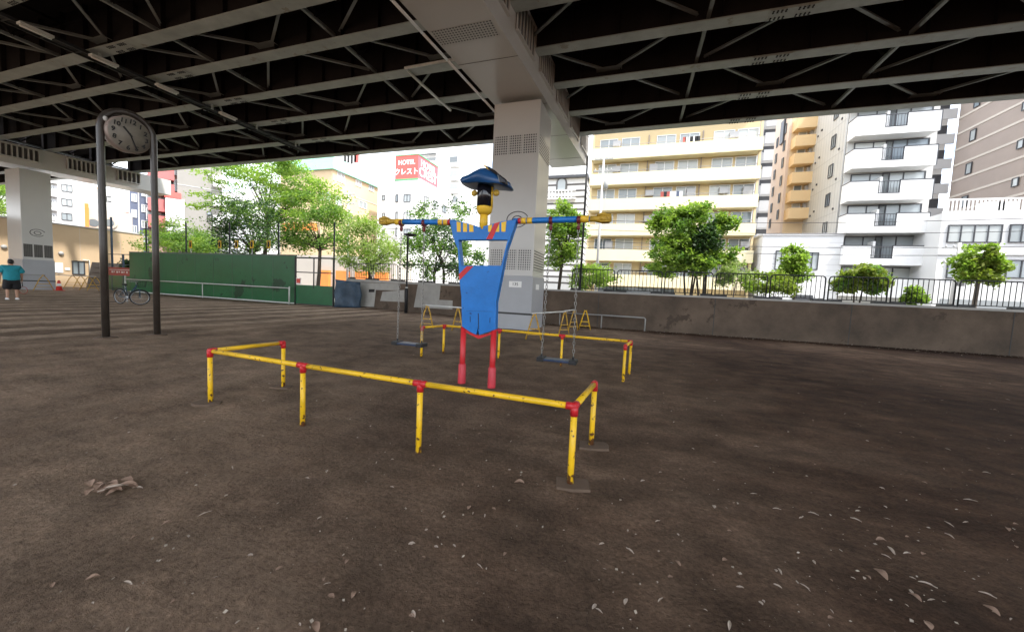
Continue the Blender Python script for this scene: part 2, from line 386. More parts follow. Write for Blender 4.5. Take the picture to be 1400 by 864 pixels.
nx=len(gxs); fs=[(j*nx+i,j*nx+i+1,(j+1)*nx+i+1,(j+1)*nx+i) for j in range(len(gys)-1) for i in range(nx-1)]
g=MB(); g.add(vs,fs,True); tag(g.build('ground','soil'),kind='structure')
# street behind the park wall
b=MB().box(-43,160,19.2,24,-.3,.13); tag(b.build('pavement','paving'),kind='structure')
b=MB().box(-400,400,24,36,-.3,.005); tag(b.build('road','asphalt'),kind='structure')
b=MB().box(-400,400,36,90,-.3,.13); tag(b.build('far_pavement','paving'),kind='structure')
b=MB()
for i in range(-16,20): b.box(i*8,i*8+4,29.9,30.05,.005,.009)
b.box(-400,400,24.6,24.75,.005,.009); b.box(-400,400,35.2,35.35,.005,.009)
tag(b.build('road_marking','road_paint'),kind='structure')

# ------------------------------------------------------------------ viaduct
SK=math.tan(R_(4.6))                      # the piers stand a little askew to the girders
GY=[-4.6,-2.5,-.4,1.7,3.9,6.1,8.45,10.15,12.2,14.3,16.6,18.75]
ZB=9.27; ZT=11.0
FR=[1.5+5.7*i for i in range(-7,9)]
def span(name,label,x0,x1,splices,stat):
    t=thing(name,label,'bridge deck',((x0+x1)/2,7,ZB))
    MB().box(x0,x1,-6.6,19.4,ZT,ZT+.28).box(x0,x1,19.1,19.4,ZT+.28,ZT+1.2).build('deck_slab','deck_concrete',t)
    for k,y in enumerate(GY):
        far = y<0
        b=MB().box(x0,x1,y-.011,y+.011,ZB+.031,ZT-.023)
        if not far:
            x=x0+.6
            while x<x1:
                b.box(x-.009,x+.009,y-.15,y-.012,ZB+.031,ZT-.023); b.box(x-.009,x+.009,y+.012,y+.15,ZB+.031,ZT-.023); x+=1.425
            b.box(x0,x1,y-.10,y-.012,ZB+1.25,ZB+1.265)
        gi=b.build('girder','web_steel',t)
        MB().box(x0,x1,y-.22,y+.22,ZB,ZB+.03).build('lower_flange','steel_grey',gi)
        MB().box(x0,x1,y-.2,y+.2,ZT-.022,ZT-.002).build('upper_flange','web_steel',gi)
        if far: continue
        for sx in splices:
            sx=sx+.07*(y-14)
            bb=MB().box(sx-.55,sx+.55,y-.205,y+.205,ZB-.018,ZB-.001)
            for i in range(10):
                if i in (4,5): continue
                for j in (-.16,-.1,.1,.16):
                    c=(sx-.46+i*.1, y+j, ZB-.018); bb.lathe([(.026,-.018),(.026,.002)],c,6)
            sp=bb.build('splice_plate','steel_grey',gi); sp.data.materials.append(M['hole_dark'])
            for i,p_ in enumerate(sp.data.polygons): p_.material_index=0 if i<6 else 1
    # lateral bracing in the bottom plane (one V per bay) and cross frames
    zz=ZB+.3
    for k in range(5,len(GY)-1):
        ya,yb=GY[k],GY[k+1]
        for x in FR:
            if x<x0+.3 or x+5.7>x1 or x>22: continue
            y_e,y_m=(ya+.04,yb-.04) if (round((x-1.5)/5.7)+k)%2 else (yb-.04,ya+.04)
            if k%2: x_=x
            b=MB(); sg=1 if y_m>y_e else -1
            for p,q in (((x+.25,y_e,zz),(x+2.6,y_m-sg*.1,zz)),((x+3.1,y_m-sg*.1,zz),(x+5.45,y_e,zz))):
                b.bar(p,q,.085,.012).bar(Vector(p)+Vector((0,0,.045)),Vector(q)+Vector((0,0,.045)),.012,.085)
            b.box(x+2.4,x+3.3,min(y_m,y_m-sg*.26),max(y_m,y_m-sg*.26),zz-.02,zz-.007)
            b.build('lateral_brace','steel_light',t)
        for x in FR:
            if not(x0<x<min(x1,22)) or -5.6<x<-1.9: continue
            c=MB(); m=(ya+yb)/2
            c.bar((x+.03,ya+.02,ZT-.3),(x+.03,yb-.02,ZT-.3),.1,.1)
            c.bar((x+.09,ya+.02,ZT-.35),(x+.09,m,ZB+.26),.08,.08); c.bar((x+.09,yb-.02,ZT-.35),(x+.09,m,ZB+.26),.08,.08)
            cf=c.build('cross_frame','web_steel',t)
            MB().bar((x+.03,ya+.02,ZB+.22),(x+.03,yb-.02,ZB+.22),.1,.1).build('strut','steel_light',cf)
    return t
span('viaduct_span','steel girder underside of the elevated road over the whole playground',-38.6,48,(3.7,-17.2),None)
span('viaduct_span','farther span of the elevated road past the left pier',-76,-40.6,(-60,),None)

def skew(x,y,xc,yc): return x + (y-yc)*SK
def pier(label,xr,zu,ztop,pz0,pz1,panels,rd,y1=14.7):
    # xr = X of the column's right face; column Y 12.95..14.7
    xl=xr-1.75; y0=12.95
    t=thing('bridge_pier',label,'bridge pier',((xl+xr)/2,(y0+y1)/2,0))
    MB().box(xl,xr,y0,y1,-.2,zu+.02).build('column','pier_paint',t,bevel=.02)
    MB().box(xl-.035,xr+.035,y0-.035,y1+.035,-.2,1.98).build('column_base','pier_base',t,bevel=.015)
    MB().box(xl-.042,xr+.042,y0-.042,y1+.042,.55,.62).build('stripe','line_dark',t)
    # crossbeam (skewed box, bevelled underside) and the further column behind the camera
    def P(x,y,z): return Vector((skew(x,y,0,13.0)+0, y, z))
    b=MB(); A,B=-5.6,20.75; bl,br=xl-.17,xr+.02
    vs=[P(bl,A,zu),P(br,A,zu),P(br,A,ztop),P(bl,A,ztop),P(bl,B,zu+.25),P(br,B,zu+.25),P(br,B,ztop),P(bl,B,ztop)]
    b.add(vs,[(3,2,1,0),(4,5,6,7),(0,1,5,4),(1,2,6,5),(2,3,7,6),(3,0,4,7)])
    cb=b.build('crossbeam','pier_paint',t)
    sm=MB()
    for yy in np.arange(2,20,2.9):
        zz=zu+.25*(yy-A)/(B-A)
        sm.bar(P(bl,yy,zz-.003),P(br,yy,zz-.003),.012,.008)
    sm.build('seam',  'panel_dark', cb)
    MB().box(skew(xl,-3,0,13),skew(xr,-3,0,13),-4.4,-2.6,-.2,zu+.05).build('column','pier_paint',t)
    # ribbed panels along the face between the girder ends
    for (ya,yb) in panels:
        nrib=max(4,int((yb-ya)/.21))
        pb=MB(); o=br+.008
        def Q(dx,y,z): return P(o+dx,y,z)
        def bx(y0_,y1_,z0_,z1_,d0,d1,target):
            vs=[Q(d,y,z) for z in (z0_,z1_) for y in (y0_,y1_) for d in (d0,d1)]
            target.add(vs,[(0,2,3,1),(4,5,7,6),(0,1,5,4),(2,6,7,3),(0,4,6,2),(1,3,7,5)])
        bx(ya,yb,pz0,pz1,0,.02,pb)
        pn=pb.build('ribbed_panel','panel_dark',t)
        rb=MB()
        bx(ya-.02,yb+.02,pz0-.06,pz0,-.004,rd+.03,rb); bx(ya-.02,yb+.02,pz1,pz1+.04,-.004,rd+.01,rb)
        for i in range(nrib+1):
            y=ya+(yb-ya)*i/nrib; bx(y-.022,y+.022,pz0,pz1,.02,rd,rb)
        rb.build('rib','pier_paint',pn)
    for (za,zb_) in ((2.2,2.95),(6.35,7.0)):
        if rd>.1: break
        for gi in range(3): MB().box(xl+.1+gi*.53,xl+.59+gi*.53,y0-.006,y0-.001,za,zb_).build('vent_panel','perforated',t)
        MB().box(xr+.001,xr+.006,y0+.12,y1-.12,za,zb_).build('vent_louvre','louvre',t)
    zz=zu+.25*(9.4-A)/(B-A); v=MB(); q=[P(xl-.1,9.15,zu+.25*(9.15-A)/(B-A)-.003),P(xr-.1,9.15,zu+.25*(9.15-A)/(B-A)-.003),P(xr-.1,9.75,zu+.25*(9.75-A)/(B-A)-.003),P(xl-.1,9.75,zu+.25*(9.75-A)/(B-A)-.003)]
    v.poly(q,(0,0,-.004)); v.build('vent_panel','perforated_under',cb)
    return t,xl,xr
gapp=[(GY[i]+.3,GY[i+1]-.3) for i in range(3,11)]
t1,xl,xr=pier('light grey box column of the near pier right behind the blue figure',-3.5,8.15,10.05,8.88,9.86,gapp+[(19.05,20.6)],.055)
b=text_mb('135',.16,basis((xr-.62,12.95-.052,1.66),(1,0,0),(0,0,1),(0,-1,0)),.003)
pl=MB().box(xr-.86,xr-.38,12.95-.048,12.95-.036,1.55,1.77).build('number_plate','sign_white',t1); b.build('lettering','black_matt',pl)
MB().box(xr+.036,xr+.046,13.4,13.85,1.5,1.7).build('small_plate','sign_white',t1)
def swirl(cx,y,z,root,r1,face='front',m='line_dark'):
    for (r,a0,a1) in ((r1,20,330),(r1*.48,-120,250)):
        pts=[]
        for i in range(28):
            a=R_(a0+(a1-a0)*i/27); rr=r*(1-.12*i/27)
            pts.append((cx+rr*math.cos(a),y,z+rr*.72*math.sin(a)) if face=='front' else (y,cx+rr*math.cos(a),z+rr*.72*math.sin(a)))
        MB().path(pts,.016,5).build('emblem_ring',m,root)
swirl(xr-.68,12.945,4.0,t1,.42)
t2,xl2,xr2=pier('grey box column of the far pier, swirl on its face, beyond the person',-37.7,7.75,9.2,8.35,9.05,[(GY[i]+.25,GY[i+1]-.85) for i in range(3,8)]+[(12.0,13.75),(15.0,16.7),(17.5,18.75)],.17,14.3)
swirl(13.62,xr2+.004,3.75,t2,.34,'side')
for k in range(3): MB().box(xr2+.006,xr2+.010,13.0+k*.44,13.38+k*.44,2.15,2.98).build('vent_panel','perforated_dark',t2)

# cable tray with strip lamps, drain pipes under the deck
t=thing('cable_tray','dark cable tray running across the girders above the clock','cable tray',(-19.1,10,9.1))
b=MB()
for dx in (-.22,.22): b.box(-19.1+dx-.025,-19.1+dx+.025,3,17.5,9.06,9.16)
y=3.2
while y<17.4: b.box(-19.32,-18.88,y,y+.05,9.07,9.10); y+=.8
b.build('tray_rail','black_matt',t)
c=MB()
for dx in (-.12,-.04,.05,.13): c.tube((-19.1+dx,3,9.13),(-19.1+dx,17.5,9.13),.028,6)
c.build('cables','cable_black',t)
h=MB()
for y in GY[4:11]: h.box(-19.36,-19.33,y-.05,y+.05,9.05,9.3).box(-18.87,-18.84,y-.05,y+.05,9.05,9.3)
h.build('hanger','steel_grey',t)
for i,(y,w) in enumerate(((6.9,'nearest the camera'),(8.5,'second along, over the clock'),(10.4,'third along, over the clock'),(12.8,'farthest along, right above the clock'))):
    t=thing('strip_lamp','white strip lamp under the dark cable tray, '+w,'lamp',(-18.7,y,9.0),group='strip lamps under the cable tray')
    MB().box(-18.82,-18.6,y-.36,y+.36,8.98,9.05).build('housing','white_pipe',t)
    MB().tube((-18.71,y-.33,8.95),(-18.71,y+.33,8.95),.035,8).build('lamp_tube','lamp_glass',t)
p=[(-6.2,11.75,9.2),(-8.3,11.8,9.2),(-8.3,12.3,9.2),(-8.1,14.9,9.15)]
tag(MB().path(p,.05,8).build('drain_pipe','white_pipe',loc=Vector((-8.3,12,9.2))),'pale bent drain pipe hanging under the girders left of the near pier','pipe')
tp=gy(803,224,20.6)
tag(MB().path([(tp.x,20.6,8.9),(tp.x,20.6,0)],.06,8).build('drain_pipe','black_matt',loc=Vector((tp.x,20.6,0))),'black vertical downpipe at the tip of the near pier beam','pipe')
x0,z0=-5.47,8.06
b=MB()
for i in range(9): b.tube((skew(x0,3+i*1.2,0,13),3+i*1.2,z0+.1),(skew(x0,4.16+i*1.2,0,13),4.16+i*1.2,z0+.1),.04,6)
tag(b.build('conduit','white_paint',loc=Vector((-6,8,8.1))),'white conduit along the lower left edge of the near pier beam','pipe')

# ------------------------------------------------------------------ park clock
cl=gz(145,462); cr=gz(215,458)
ax=(cr-cl); wid=ax.length; ax.normalize(); mid=(cl+cr)/2; nrm=Vector((ax.y,-ax.x,0))   # nrm looks to the playground
t=thing('park_clock','round park clock held in a rusty inverted U of brown tube','clock',mid)
pts=[cl-Vector((0,0,.2)),cl+Vector((0,0,2)),cl+Vector((0,0,4.42))]
for i in range(1,12):
    a=PI-PI*i/12; pts.append(mid+ax*(wid/2*math.cos(a))+Vector((0,0,4.42+wid/2*1.05*math.sin(a))))
pts+=[cr+Vector((0,0,4.42)),cr+Vector((0,0,2)),cr-Vector((0,0,.2))]
MB().path(pts,.062,14).build('post_frame','clock_steel',t)
cc=mid+Vector((0,0,4.38)); rot=basis(cc,ax,(0,0,1),nrm)
tilt=rot@Matrix.Rotation(R_(11),4,'Y')@Matrix.Rotation(R_(6),4,'X')@Matrix.Rotation(R_(-6),4,'Z')
MB().lathe([(.34,-.16),(.365,-.12),(.37,.07),(.355,.09)],(0,0,0),36,None).build('tmp','clock_rim')
tmp=bpy.data.objects['tmp']; vsl=[tilt@v.co for v in tmp.data.vertices]; fsl=[tuple(p.vertices) for p in tmp.data.polygons]; bpy.data.objects.remove(tmp)
b=MB(); b.add(vsl,fsl,True); cs=b.build('clock_case','clock_rim',t)
def tl(b,m): 
    q=MB(); q.v=[m@Vector(p) for p in b.v]; q.f=b.f; q.sm=b.sm; return q
tl(MB().lathe([(.35,.09),(.35,.095)],(0,0,0),36),tilt).build('dial','clock_face',t)
for n in range(1,13):
    a=PI/2-n*PI/6
    tb=text_mb(str(n),.125,tilt@Matrix.Translation((.275*math.cos(a),.275*math.sin(a),.097)),.002,.004); tb.build('numeral','black_matt',t)
for (hr,ln,w,nm) in ((10.42,.18,.034,'hour_hand'),(5.05,.29,.024,'minute_hand')):
    a=PI/2-hr*PI/6; d=Vector((math.cos(a),math.sin(a),0))
    tl(MB().bar(-d*.04+Vector((0,0,.105)),d*ln+Vector((0,0,.105)),w,.006,(0,0,1)),tilt).build(nm,'black_matt',t)
for s in (-1,1):
    MB().tube(cc+ax*s*.3,cc+ax*s*(wid/2),.022,8).build('bracket','clock_steel',t)
MB().ell(cc+ax*-.34+Vector((0,0,.2))+nrm*.05,.04,.04,.05).build('bell','white_pipe',t)
for p in (cl,cr):
    b=MB().lathe([(.2,-.02),(.17,.02),(.1,.025)],p,12)
    b.build('footing','slab',t)

# ------------------------------------------------------------------ guard rails round the swing
def guard(label, posts, rail_z, order, cuts):
    t=thing('guard_rail',label,'guard rail',(sum(p[0] for p in posts)/len(posts),sum(p[1] for p in posts)/len(posts),0),0,'yellow guard rails round the swing')
    rr=.0245; V=[Vector((p[0],p[1],rail_z)) for p in posts]
    ok=False
    for i in range(len(V)-1):
        a,b=V[order[i]],V[order[i+1]]; d=(b-a).normalized()
        MB().tube(a+d*.055,b-d*.055,rr,12).build('top_rail','yellow_paint',t)
    for i,p in enumerate(posts):
        MB().tube((p[0],p[1],-.1),(p[0],p[1],rail_z-.05),rr,12).build('post','yellow_paint',t)
    n=len(order)
    for k,i in enumerate(order):
        c=V[i]; b=MB().tube(c-Vector((0,0,.07)),c+Vector((0,0,.01)),rr+.005,12)
        b.ell(c,rr+.006,rr+.006,rr+.006,12,8)
        for j in (k-1,k+1):
            if 0<=j<n: d=(V[order[j]]-c).normalized(); b.tube(c,c+d*.062,rr+.0045,12)
        b.build('elbow_joint','red_paint',t)
    for p in posts:
        if p[2]:
            a=p[3]; mx=Matrix.Translation((p[0]+p[4],p[1]+p[5],gh(p[0],p[1])+.008))@Matrix.Rotation(a,4,'Z')
            MB().poly([mx@Vector((x*random.uniform(.8,1.1),y*random.uniform(.75,1.1),.012)) for x,y in ((-.14,-.08),(-.02,-.1),(.13,-.09),(.15,.02),(.12,.1),(-.03,.09),(-.13,.1))],(0,0,-.06)).build('footing','slab',t,bevel=.008)
    return t
guard('yellow tubular guard rail with red joints in front of the blue swing figure',
 [(-4.31,3.63,1,.3,-.03,0),(-4.41,2.81,1,.2,-.03,-.03),(-3.0,2.74,0,0,0,0),(-1.66,2.69,0,0,0,0),(-.35,2.66,1,.2,.02,.0),(-.28,3.45,1,.3,.02,0)],.60,[0,1,2,3,4,5],None)
guard('yellow tubular guard rail with red joints behind the blue swing figure',
 [(-3.98,6.45,0,0,0,0),(-3.82,7.07,0,0,0,0),(-2.55,7.08,0,0,0,0),(-1.24,7.04,0,0,0,0),(.03,7.0,0,0,0,0),(-.06,6.32,0,0,0,0)],.60,[0,1,2,3,4,5],None)

# ------------------------------------------------------------------ swing figure
YF=4.95
def fy(px,py,y=YF): return gy(px,py,y)
t=thing('soldier_swing','tall blue and red soldier figure with outstretched arms carrying two swings','swing set',(-2.09,YF,0))
for x in (-2.35,-1.87):
    MB().tube((x,YF,-.1),(x,YF,.86),.043,14).build('leg','red_paint',t)
    MB().lathe([(.058,-.05),(.060,.02),(.056,.29),(.046,.305)],(x,YF,0),14).build('boot','red_boot',t)
outl=[(616.7,301.5),(632,304),(648,308),(657,311.5),(668,309),(688,303.5),(708,301),(694,342),(682.5,400),(680,412.6),(679,450),(668,454),(657,457.5),(655,449),(653,457.5),(644,453),(633.5,446),(632.6,405),(630,383),(628,342),(622,327)]
cut=[(628.9,329),(695.3,329),(686.5,363.5),(632.5,363.5)]
D0=.055
bm=bmesh.new()
def ring(pp,y): return [bm.verts.new(gy(a,b_,YF)+Vector((0,y,0))) for a,b_ in pp]
o0,o1=ring(outl,-D0),ring(outl,D0); c0,c1=ring(cut,-D0),ring(cut,D0)
for (o_,c_,fl) in ((o0,c0,False),(o1,c1,True)):
    ed=[]
    for L_ in (o_,c_):
        for i in range(len(L_)): ed.append(bm.edges.new((L_[i],L_[(i+1)%len(L_)])))
    bmesh.ops.triangle_fill(bm,use_beauty=True,use_dissolve=False,edges=ed)
for (a,b_) in ((o0,o1),(c0,c1)):
    for i in range(len(a)): bm.faces.new((a[i],a[(i+1)%len(a)],b_[(i+1)%len(a)],b_[i]))
bmesh.ops.recalc_face_normals(bm,faces=bm.faces)
me=bpy.data.meshes.new('body'); bm.to_mesh(me); bm.free()
iv=ROOT[t.name].inverted(); me.transform(iv); me.materials.append(M['blue_paint'])
body=bpy.data.objects.new('body',me); COL.objects.link(body); body.parent=t; ROOT[body.name]=ROOT[t.name]
bv=body.modifiers.new('bevel','BEVEL'); bv.width=.008; bv.segments=2; bv.limit_method='ANGLE'; bv.angle_limit=R_(50)
def deco(name,pp,m,y=-D0): 
    MB().poly([gy(a,b_,YF)+Vector((0,y-.0005,0)) for a,b_ in pp],(0,-.004,0)).build(name,m,body)
for pp in (((626.8,304.2),(632.2,305.2),(632.2,318),(627.2,318)),((635.4,305.8),(640.8,307),(640.8,318),(635.6,318)),((643.7,307.6),(649.3,309.2),(649.6,318),(643.8,318)),((669.3,309.6),(675.2,308),(672.8,318),(669.5,318)),((681.8,312),(684.5,306),(684.5,318),(679,318)),((687.4,305.2),(694.2,303.6),(692.8,318),(687.4,318))):
    deco('epaulette_stripe',pp,'figure_yellow')
deco('sash',((678,306.6),(685.6,304.4),(675,328),(666.8,328)),'red_paint')
deco('sash',((640.5,364.5),(649.5,364.5),(630.5,383.5),(629.6,375.5)),'red_paint')
for (a0,b0,a1,b1,wd) in ((656,428,656.4,450,.9),(645,432,645.2,440,.7),(672,434,671.6,441,.7),(640,424.5,675,425.5,0)):
    if wd: deco('slit',((a0-wd/2,b0),(a0+wd/2,b0),(a1+wd/2,b1),(a1-wd/2,b1)),'black_matt')
    else: deco('seam',((a0,b0),(a1,b1),(a1,b1+.5),(a0,b0+.5)),'navy_paint')
MB().poly([gy(a,b_,YF)+Vector((0,-.02,0)) for a,b_ in ((634,446),(645,455),(655,458.5),(667,456),(679,450.5),(678.5,455),(655,463),(634.5,453))],(0,.04,0)).build('waist_plate','red_paint',t)
nk=gy(661.5,300,YF)
hx=gy(663,270,YF).x
MB().lathe([(.06,gy(661,311,YF).z-.03),(.058,gy(661,292,YF).z)],(nk.x,YF,0),12).build('neck','figure_yellow',t)
zc=gy(663,284,YF).z; zt=gy(663,252,YF).z
MB().lathe([(.112,zc),(.112,zt+.03)],(hx,YF,0),26).build('hair','black_gloss',t)
b=MB(); b.lathe([(.03,zc-.105),(.075,zc-.098),(.105,zc-.06),(.116,zc-.01),(.116,zc+.006)],(hx,YF,0),24); b.build('chin','figure_yellow',t)
b=MB(); vs=[];fs=[]
for i,a in enumerate(np.linspace(R_(-14),R_(100),14)):
    for z in (zc,zt): vs.append((hx+.118*math.cos(a),YF+.118*math.sin(a),z)); 
for i in range(13): fs.append((2*i,2*i+2,2*i+3,2*i+1))
b.add(vs,fs,True); o=b.build('face','figure_yellow',t); sd=o.modifiers.new('thick','SOLIDIFY'); sd.thickness=.006
for (px,py) in ((648.5,264.5),(678.5,264)):
    e=gy(px,py,YF); MB().ell((e.x,YF,e.z),.048,.03,.045).build('ear','ochre_hand',t)
# two-cornered hat: rounded crown whose brim sweeps down at both ends
hatp=[(632.8,250),(636,245),(645,241.5),(653,236),(660,232.2),(667,231.8),(675,233.5),(682,238),(689,244),(697,250),(700,257),(697,258.5),(688,257),(676,255.8),(660,254),(645,255.3),(635,254.5)]
def loft(name, pp, m, parent, ys=(-.2,-.17,-.1,0,.1,.17,.2), sc=(.55,.8,.95,1,.95,.8,.55), yc=YF, off=0):
    P3=[gy(a,b_,YF) for a,b_ in pp]; cx_=sum(p.x for p in P3)/len(P3); cz_=min(p.z for p in P3)+.05
    b=MB(); vs=[]; k=len(P3)
    for y,s in zip(ys,sc):
        for p in P3: vs.append((cx_+(p.x-cx_)*(.55+.45*s),yc+y+off,cz_+(p.z-cz_)*s))
    fs=[tuple(range(k)),tuple(reversed(range((len(ys)-1)*k,len(ys)*k)))]
    for i in range(len(ys)-1):
        for j in range(k): fs.append((i*k+j,(i+1)*k+j,(i+1)*k+(j+1)%k,i*k+(j+1)%k))
    b.add(vs,fs,True); return b.build(name,m,parent)
hat=loft('hat',hatp,'navy_paint',t)
tr=[(669,232.2),(674,237),(681,241),(685.5,245),(688,253)]
MB().path([gy(a,b_,YF)+Vector((0,-.185+.02*i,0)) for i,(a,b_) in enumerate(tr)],.011,6).build('hat_trim','figure_yellow',hat)
b=MB().poly([gy(a,b_,YF)+Vector((0,-.12,0)) for a,b_ in ((670,232.6),(676,234.5),(683,239),(690,245),(697,250.5),(699.5,257),(689,256.5),(686.5,246),(681,242),(675,238))],(0,-.085,0))
b.build('hat_flap','black_gloss',hat,bevel=.02)
# arms
for s,(ix,iy),(ox,oy),(hx0,hy0),(hx1,hy1) in ((-1,(618,304.2),(541,303.6),(541,303.6),(520.5,303)),(1,(707,302.4),(806,299.6),(806,299.6),(836,299))):
    a=gy(ix,iy,YF); e=gy(ox,oy,YF); d=(e-a).normalized()
    arm=MB().tube(a-d*.05,e,.04,14).build('arm','blue_paint',t)
    Ln=(e-a).length
    def band(f0,f1,m,r=.0415): MB().tube(a+d*Ln*f0,a+d*Ln*f1,r,14).build('arm_band',m,arm)
    band(.02,.06,'red_paint'); band(.065,.135,'figure_yellow'); band(.15,.225,'figure_yellow')
    band(.86,.995,'figure_yellow',.046)
    p1=gy(hx1,hy1,YF); p0=p1-d*.27; L_=.27
    hb=MB(); hb.path([p0,p0+d*.06,p0+d*.1,p0+d*.16,p1-d*.03,p1],[.036,.036,.046,.062,.06,.035],14)
    for k in range(4):
        yy=-.045+k*.03; hb.path([p0+d*.13+Vector((0,-.046,.042-.027*k)),p1-d*.05+Vector((0,-.052,.042-.027*k)),p1-d*.005+Vector((0,-.035,.036-.024*k))],.0145,8)
    hb.path([p0+d*.09+Vector((0,-.03,.035)),p0+d*.15+Vector((0,-.045,.058)),p1-d*.07+Vector((0,-.04,.06))],.015,8)
    hb.build('hand','ochre_hand',t)
HX=[]
for (px,py) in ((549,305),(580,305.5),(753.5,302),(791.5,301)):
    c=gy(px,py,YF); HX.append(c)
    b=MB().tube(c-Vector((.022,0,0)),c+Vector((.022,0,0)),.054,14)
    b.box(c.x-.012,c.x+.012,YF-.02,YF+.02,c.z-.1,c.z-.03)
    b.ell((c.x,YF,c.z-.105),.024,.024,.028); b.tube((c.x-.025,YF,c.z-.085),(c.x+.025,YF,c.z-.085),.01,8)
    b.build('chain_clamp','dark_red',t)
# swings
def chain(p0,p1):
    b=MB(); p0=Vector(p0); p1=Vector(p1); L_=(p1-p0).length; n=int(L_/.052); d=(p1-p0).normalized(); s,u=frame_of(d)
    for i in range(n):
        c=p0+d*(L_*(i+.5)/n); w=s if i%2 else u; pts=[]
        for k in range(8):
            a=2*PI*k/8; pts.append(c+d*(.033*math.cos(a))+w*(.014*math.sin(a)))
        b.path(pts,.0048,4,closed=True)
    return b
for (h0,h1,zl,lab) in ((HX[0],HX[1],.50,'empty swing with dark blue seat under the figure\'s left-hand arm in the photo'),(HX[2],HX[3],.485,'empty swing with dark blue seat under the figure\'s right-hand arm in the photo')):
    cx_=(h0.x+h1.x)/2; w=.44
    t=thing('swing',lab,'swing',(cx_,YF,zl),0,'swings hanging from the figure')
    b=MB().box(cx_-w/2+.03,cx_+w/2-.03,YF-.09,YF+.09,zl,zl+.032)
    b.build('seat','seat_rubber',t,bevel=.01)
    for s in (-1,1):
        x=cx_+s*(w/2)
        b=MB().box(x-.05,x+.05,YF-.095,YF+.095,zl-.012,zl+.044); b.tube((x,YF,zl+.03),(x,YF,zl+.085),.016,8)
        b.build('end_bracket','black_matt',t,bevel=.012)
        hh=h0 if s<0 else h1
        chain((hh.x,YF,hh.z-.12),(x,YF,zl+.08)).build('chain','chain_steel',t)

# ------------------------------------------------------------------ park wall and fence
WA=Vector((-16.9,18.6,0)); WB=Vector((-4.6,16.35,0)); WC=Vector((26,17.9,0)); WH=1.5
t=thing('park_wall','long stained concrete wall along the back of the playground','wall',(0,16.5,0))
def wallseg(a,b,h0,h1,z0=-.2,th=.3,off=0):
    d=(b-a).normalized(); n=Vector((-d.y,d.x,0)); m=MB()
    vs=[a+n*off+Vector((0,0,z0)),b+n*off+Vector((0,0,z0)),b+n*(off+th)+Vector((0,0,z0)),a+n*(off+th)+Vector((0,0,z0)),
        a+n*off+Vector((0,0,h0)),b+n*off+Vector((0,0,h1)),b+n*(off+th)+Vector((0,0,h1)),a+n*(off+th)+Vector((0,0,h0))]
    m.add(vs,[(3,2,1,0),(4,5,6,7),(0,1,5,4),(1,2,6,5),(2,3,7,6),(3,0,4,7)]); return m
wallseg(WA,WB,1.62,1.52).build('wall_panel','concrete_wall',t)
wallseg(WB+Vector((.02,0,0)),WC,1.50,1.52).build('wall_panel','concrete_wall',t)
for (a,b,h0,h1) in ((WA,WB,1.62,1.52),(WB+Vector((.02,0,0)),WC,1.50,1.52)):
    wallseg(a,b,h0+.07,h1+.07,h0 if h0==h1 else min(h0,h1)+.001,.36,-.03).build('coping','coping',t)
jb=MB(); d=(WC-WB).normalized(); n=Vector((d.y,-d.x,0))
for s in np.arange(3.2,28,4.6):
    p=WB+d*s+n*.002; jb.box(p.x-.012,p.x+.012,p.y-.006,p.y+.006,0,1.5)
jb.build('joint','line_dark',t)
def on_wall(px,py,a,b):
    v=RM@_ray(px,py); d=(b-a); nn=Vector((-d.y,d.x,0)); V=Vector(v); C=Vector(CAMP); k=nn.dot(a-C)/nn.dot(V); return C+V*k
nW=Vector((WB-WA)).normalized(); nW=Vector((nW.y,-nW.x,0))
for pp in (((487,386),(545,388),(545,397),(514,396.5),(511.5,419.5),(483,419)),((523,399),(553,396.5),(553,413),(520,411.5)),((571.5,389),(602.5,390),(600.5,410),(619,411),(618.5,423),(566,420))):
    MB().poly([on_wall(x,y,WA,WB)+nW*.001 for x,y in pp],nW*.012).build('painted_patch','wall_patch',t)
pq=[on_wall(x,y,WA,WB)+nW*.014 for x,y in ((505,395.5),(512.5,395.5),(512,399.5),(504.5,399.5))]
MB().poly(pq,nW*.01).build('name_plate','black_matt',t)
# railing
t=thing('railing_fence','black metal railing of vertical bars along the top of the concrete wall','fence',(0,16.6,1.57))
def rail_section(p,q):
    b=MB(); d=(q-p).normalized(); L_=(q-p).length; up=Vector((0,0,1)); Z0=.09; Z1=.95
    pts=[p+d*.0+up*0,p+d*0+up*(Z1-.1),p+d*.03+up*(Z1-.03),p+d*.1+up*Z1,q-d*.1+up*Z1,q-d*.03+up*(Z1-.03),q+up*(Z1-.1),q]
    b.path(pts,.024,6); b.tube(p+up*Z0,q+up*Z0,.018,6)
    n=int(L_/.145)
    for i in range(1,n): b.tube(p+d*(L_*i/n)+up*Z0,p+d*(L_*i/n)+up*Z1,.0125,5)
    for e,sg in ((p,1),(q,-1)): b.bar(e-d*.05*sg+up*.035,e+d*.42*sg+up*.035,.2,.07)
    return b
ref=on_wall(1131,417,WB,WC); d=(WC-WB).normalized(); nn=Vector((-d.y,d.x,0)); s0=(ref-WB).dot(d)
k=-6
while True:
    s=s0+k*1.94; k+=1
    if s<.3: continue
    if s>24: break
    p=WB+d*(s+.06)+nn*.15; q=WB+d*(s+1.88)+nn*.15; p.z=q.z=1.575
    rail_section(p,q).build('railing_section','railing_black',t)
d2=(WB-WA).normalized(); n2=Vector((-d2.y,d2.x,0)); L2=(WB-WA).length
for i in range(6):
    p=WA+d2*(L2*i/6+.06)+n2*.15; q=WA+d2*(L2*(i+1)/6-.06)+n2*.15
    p.z=1.69-.1*i/6; q.z=1.69-.1*(i+1)/6; rail_section(p,q).build('railing_section','railing_black',t)
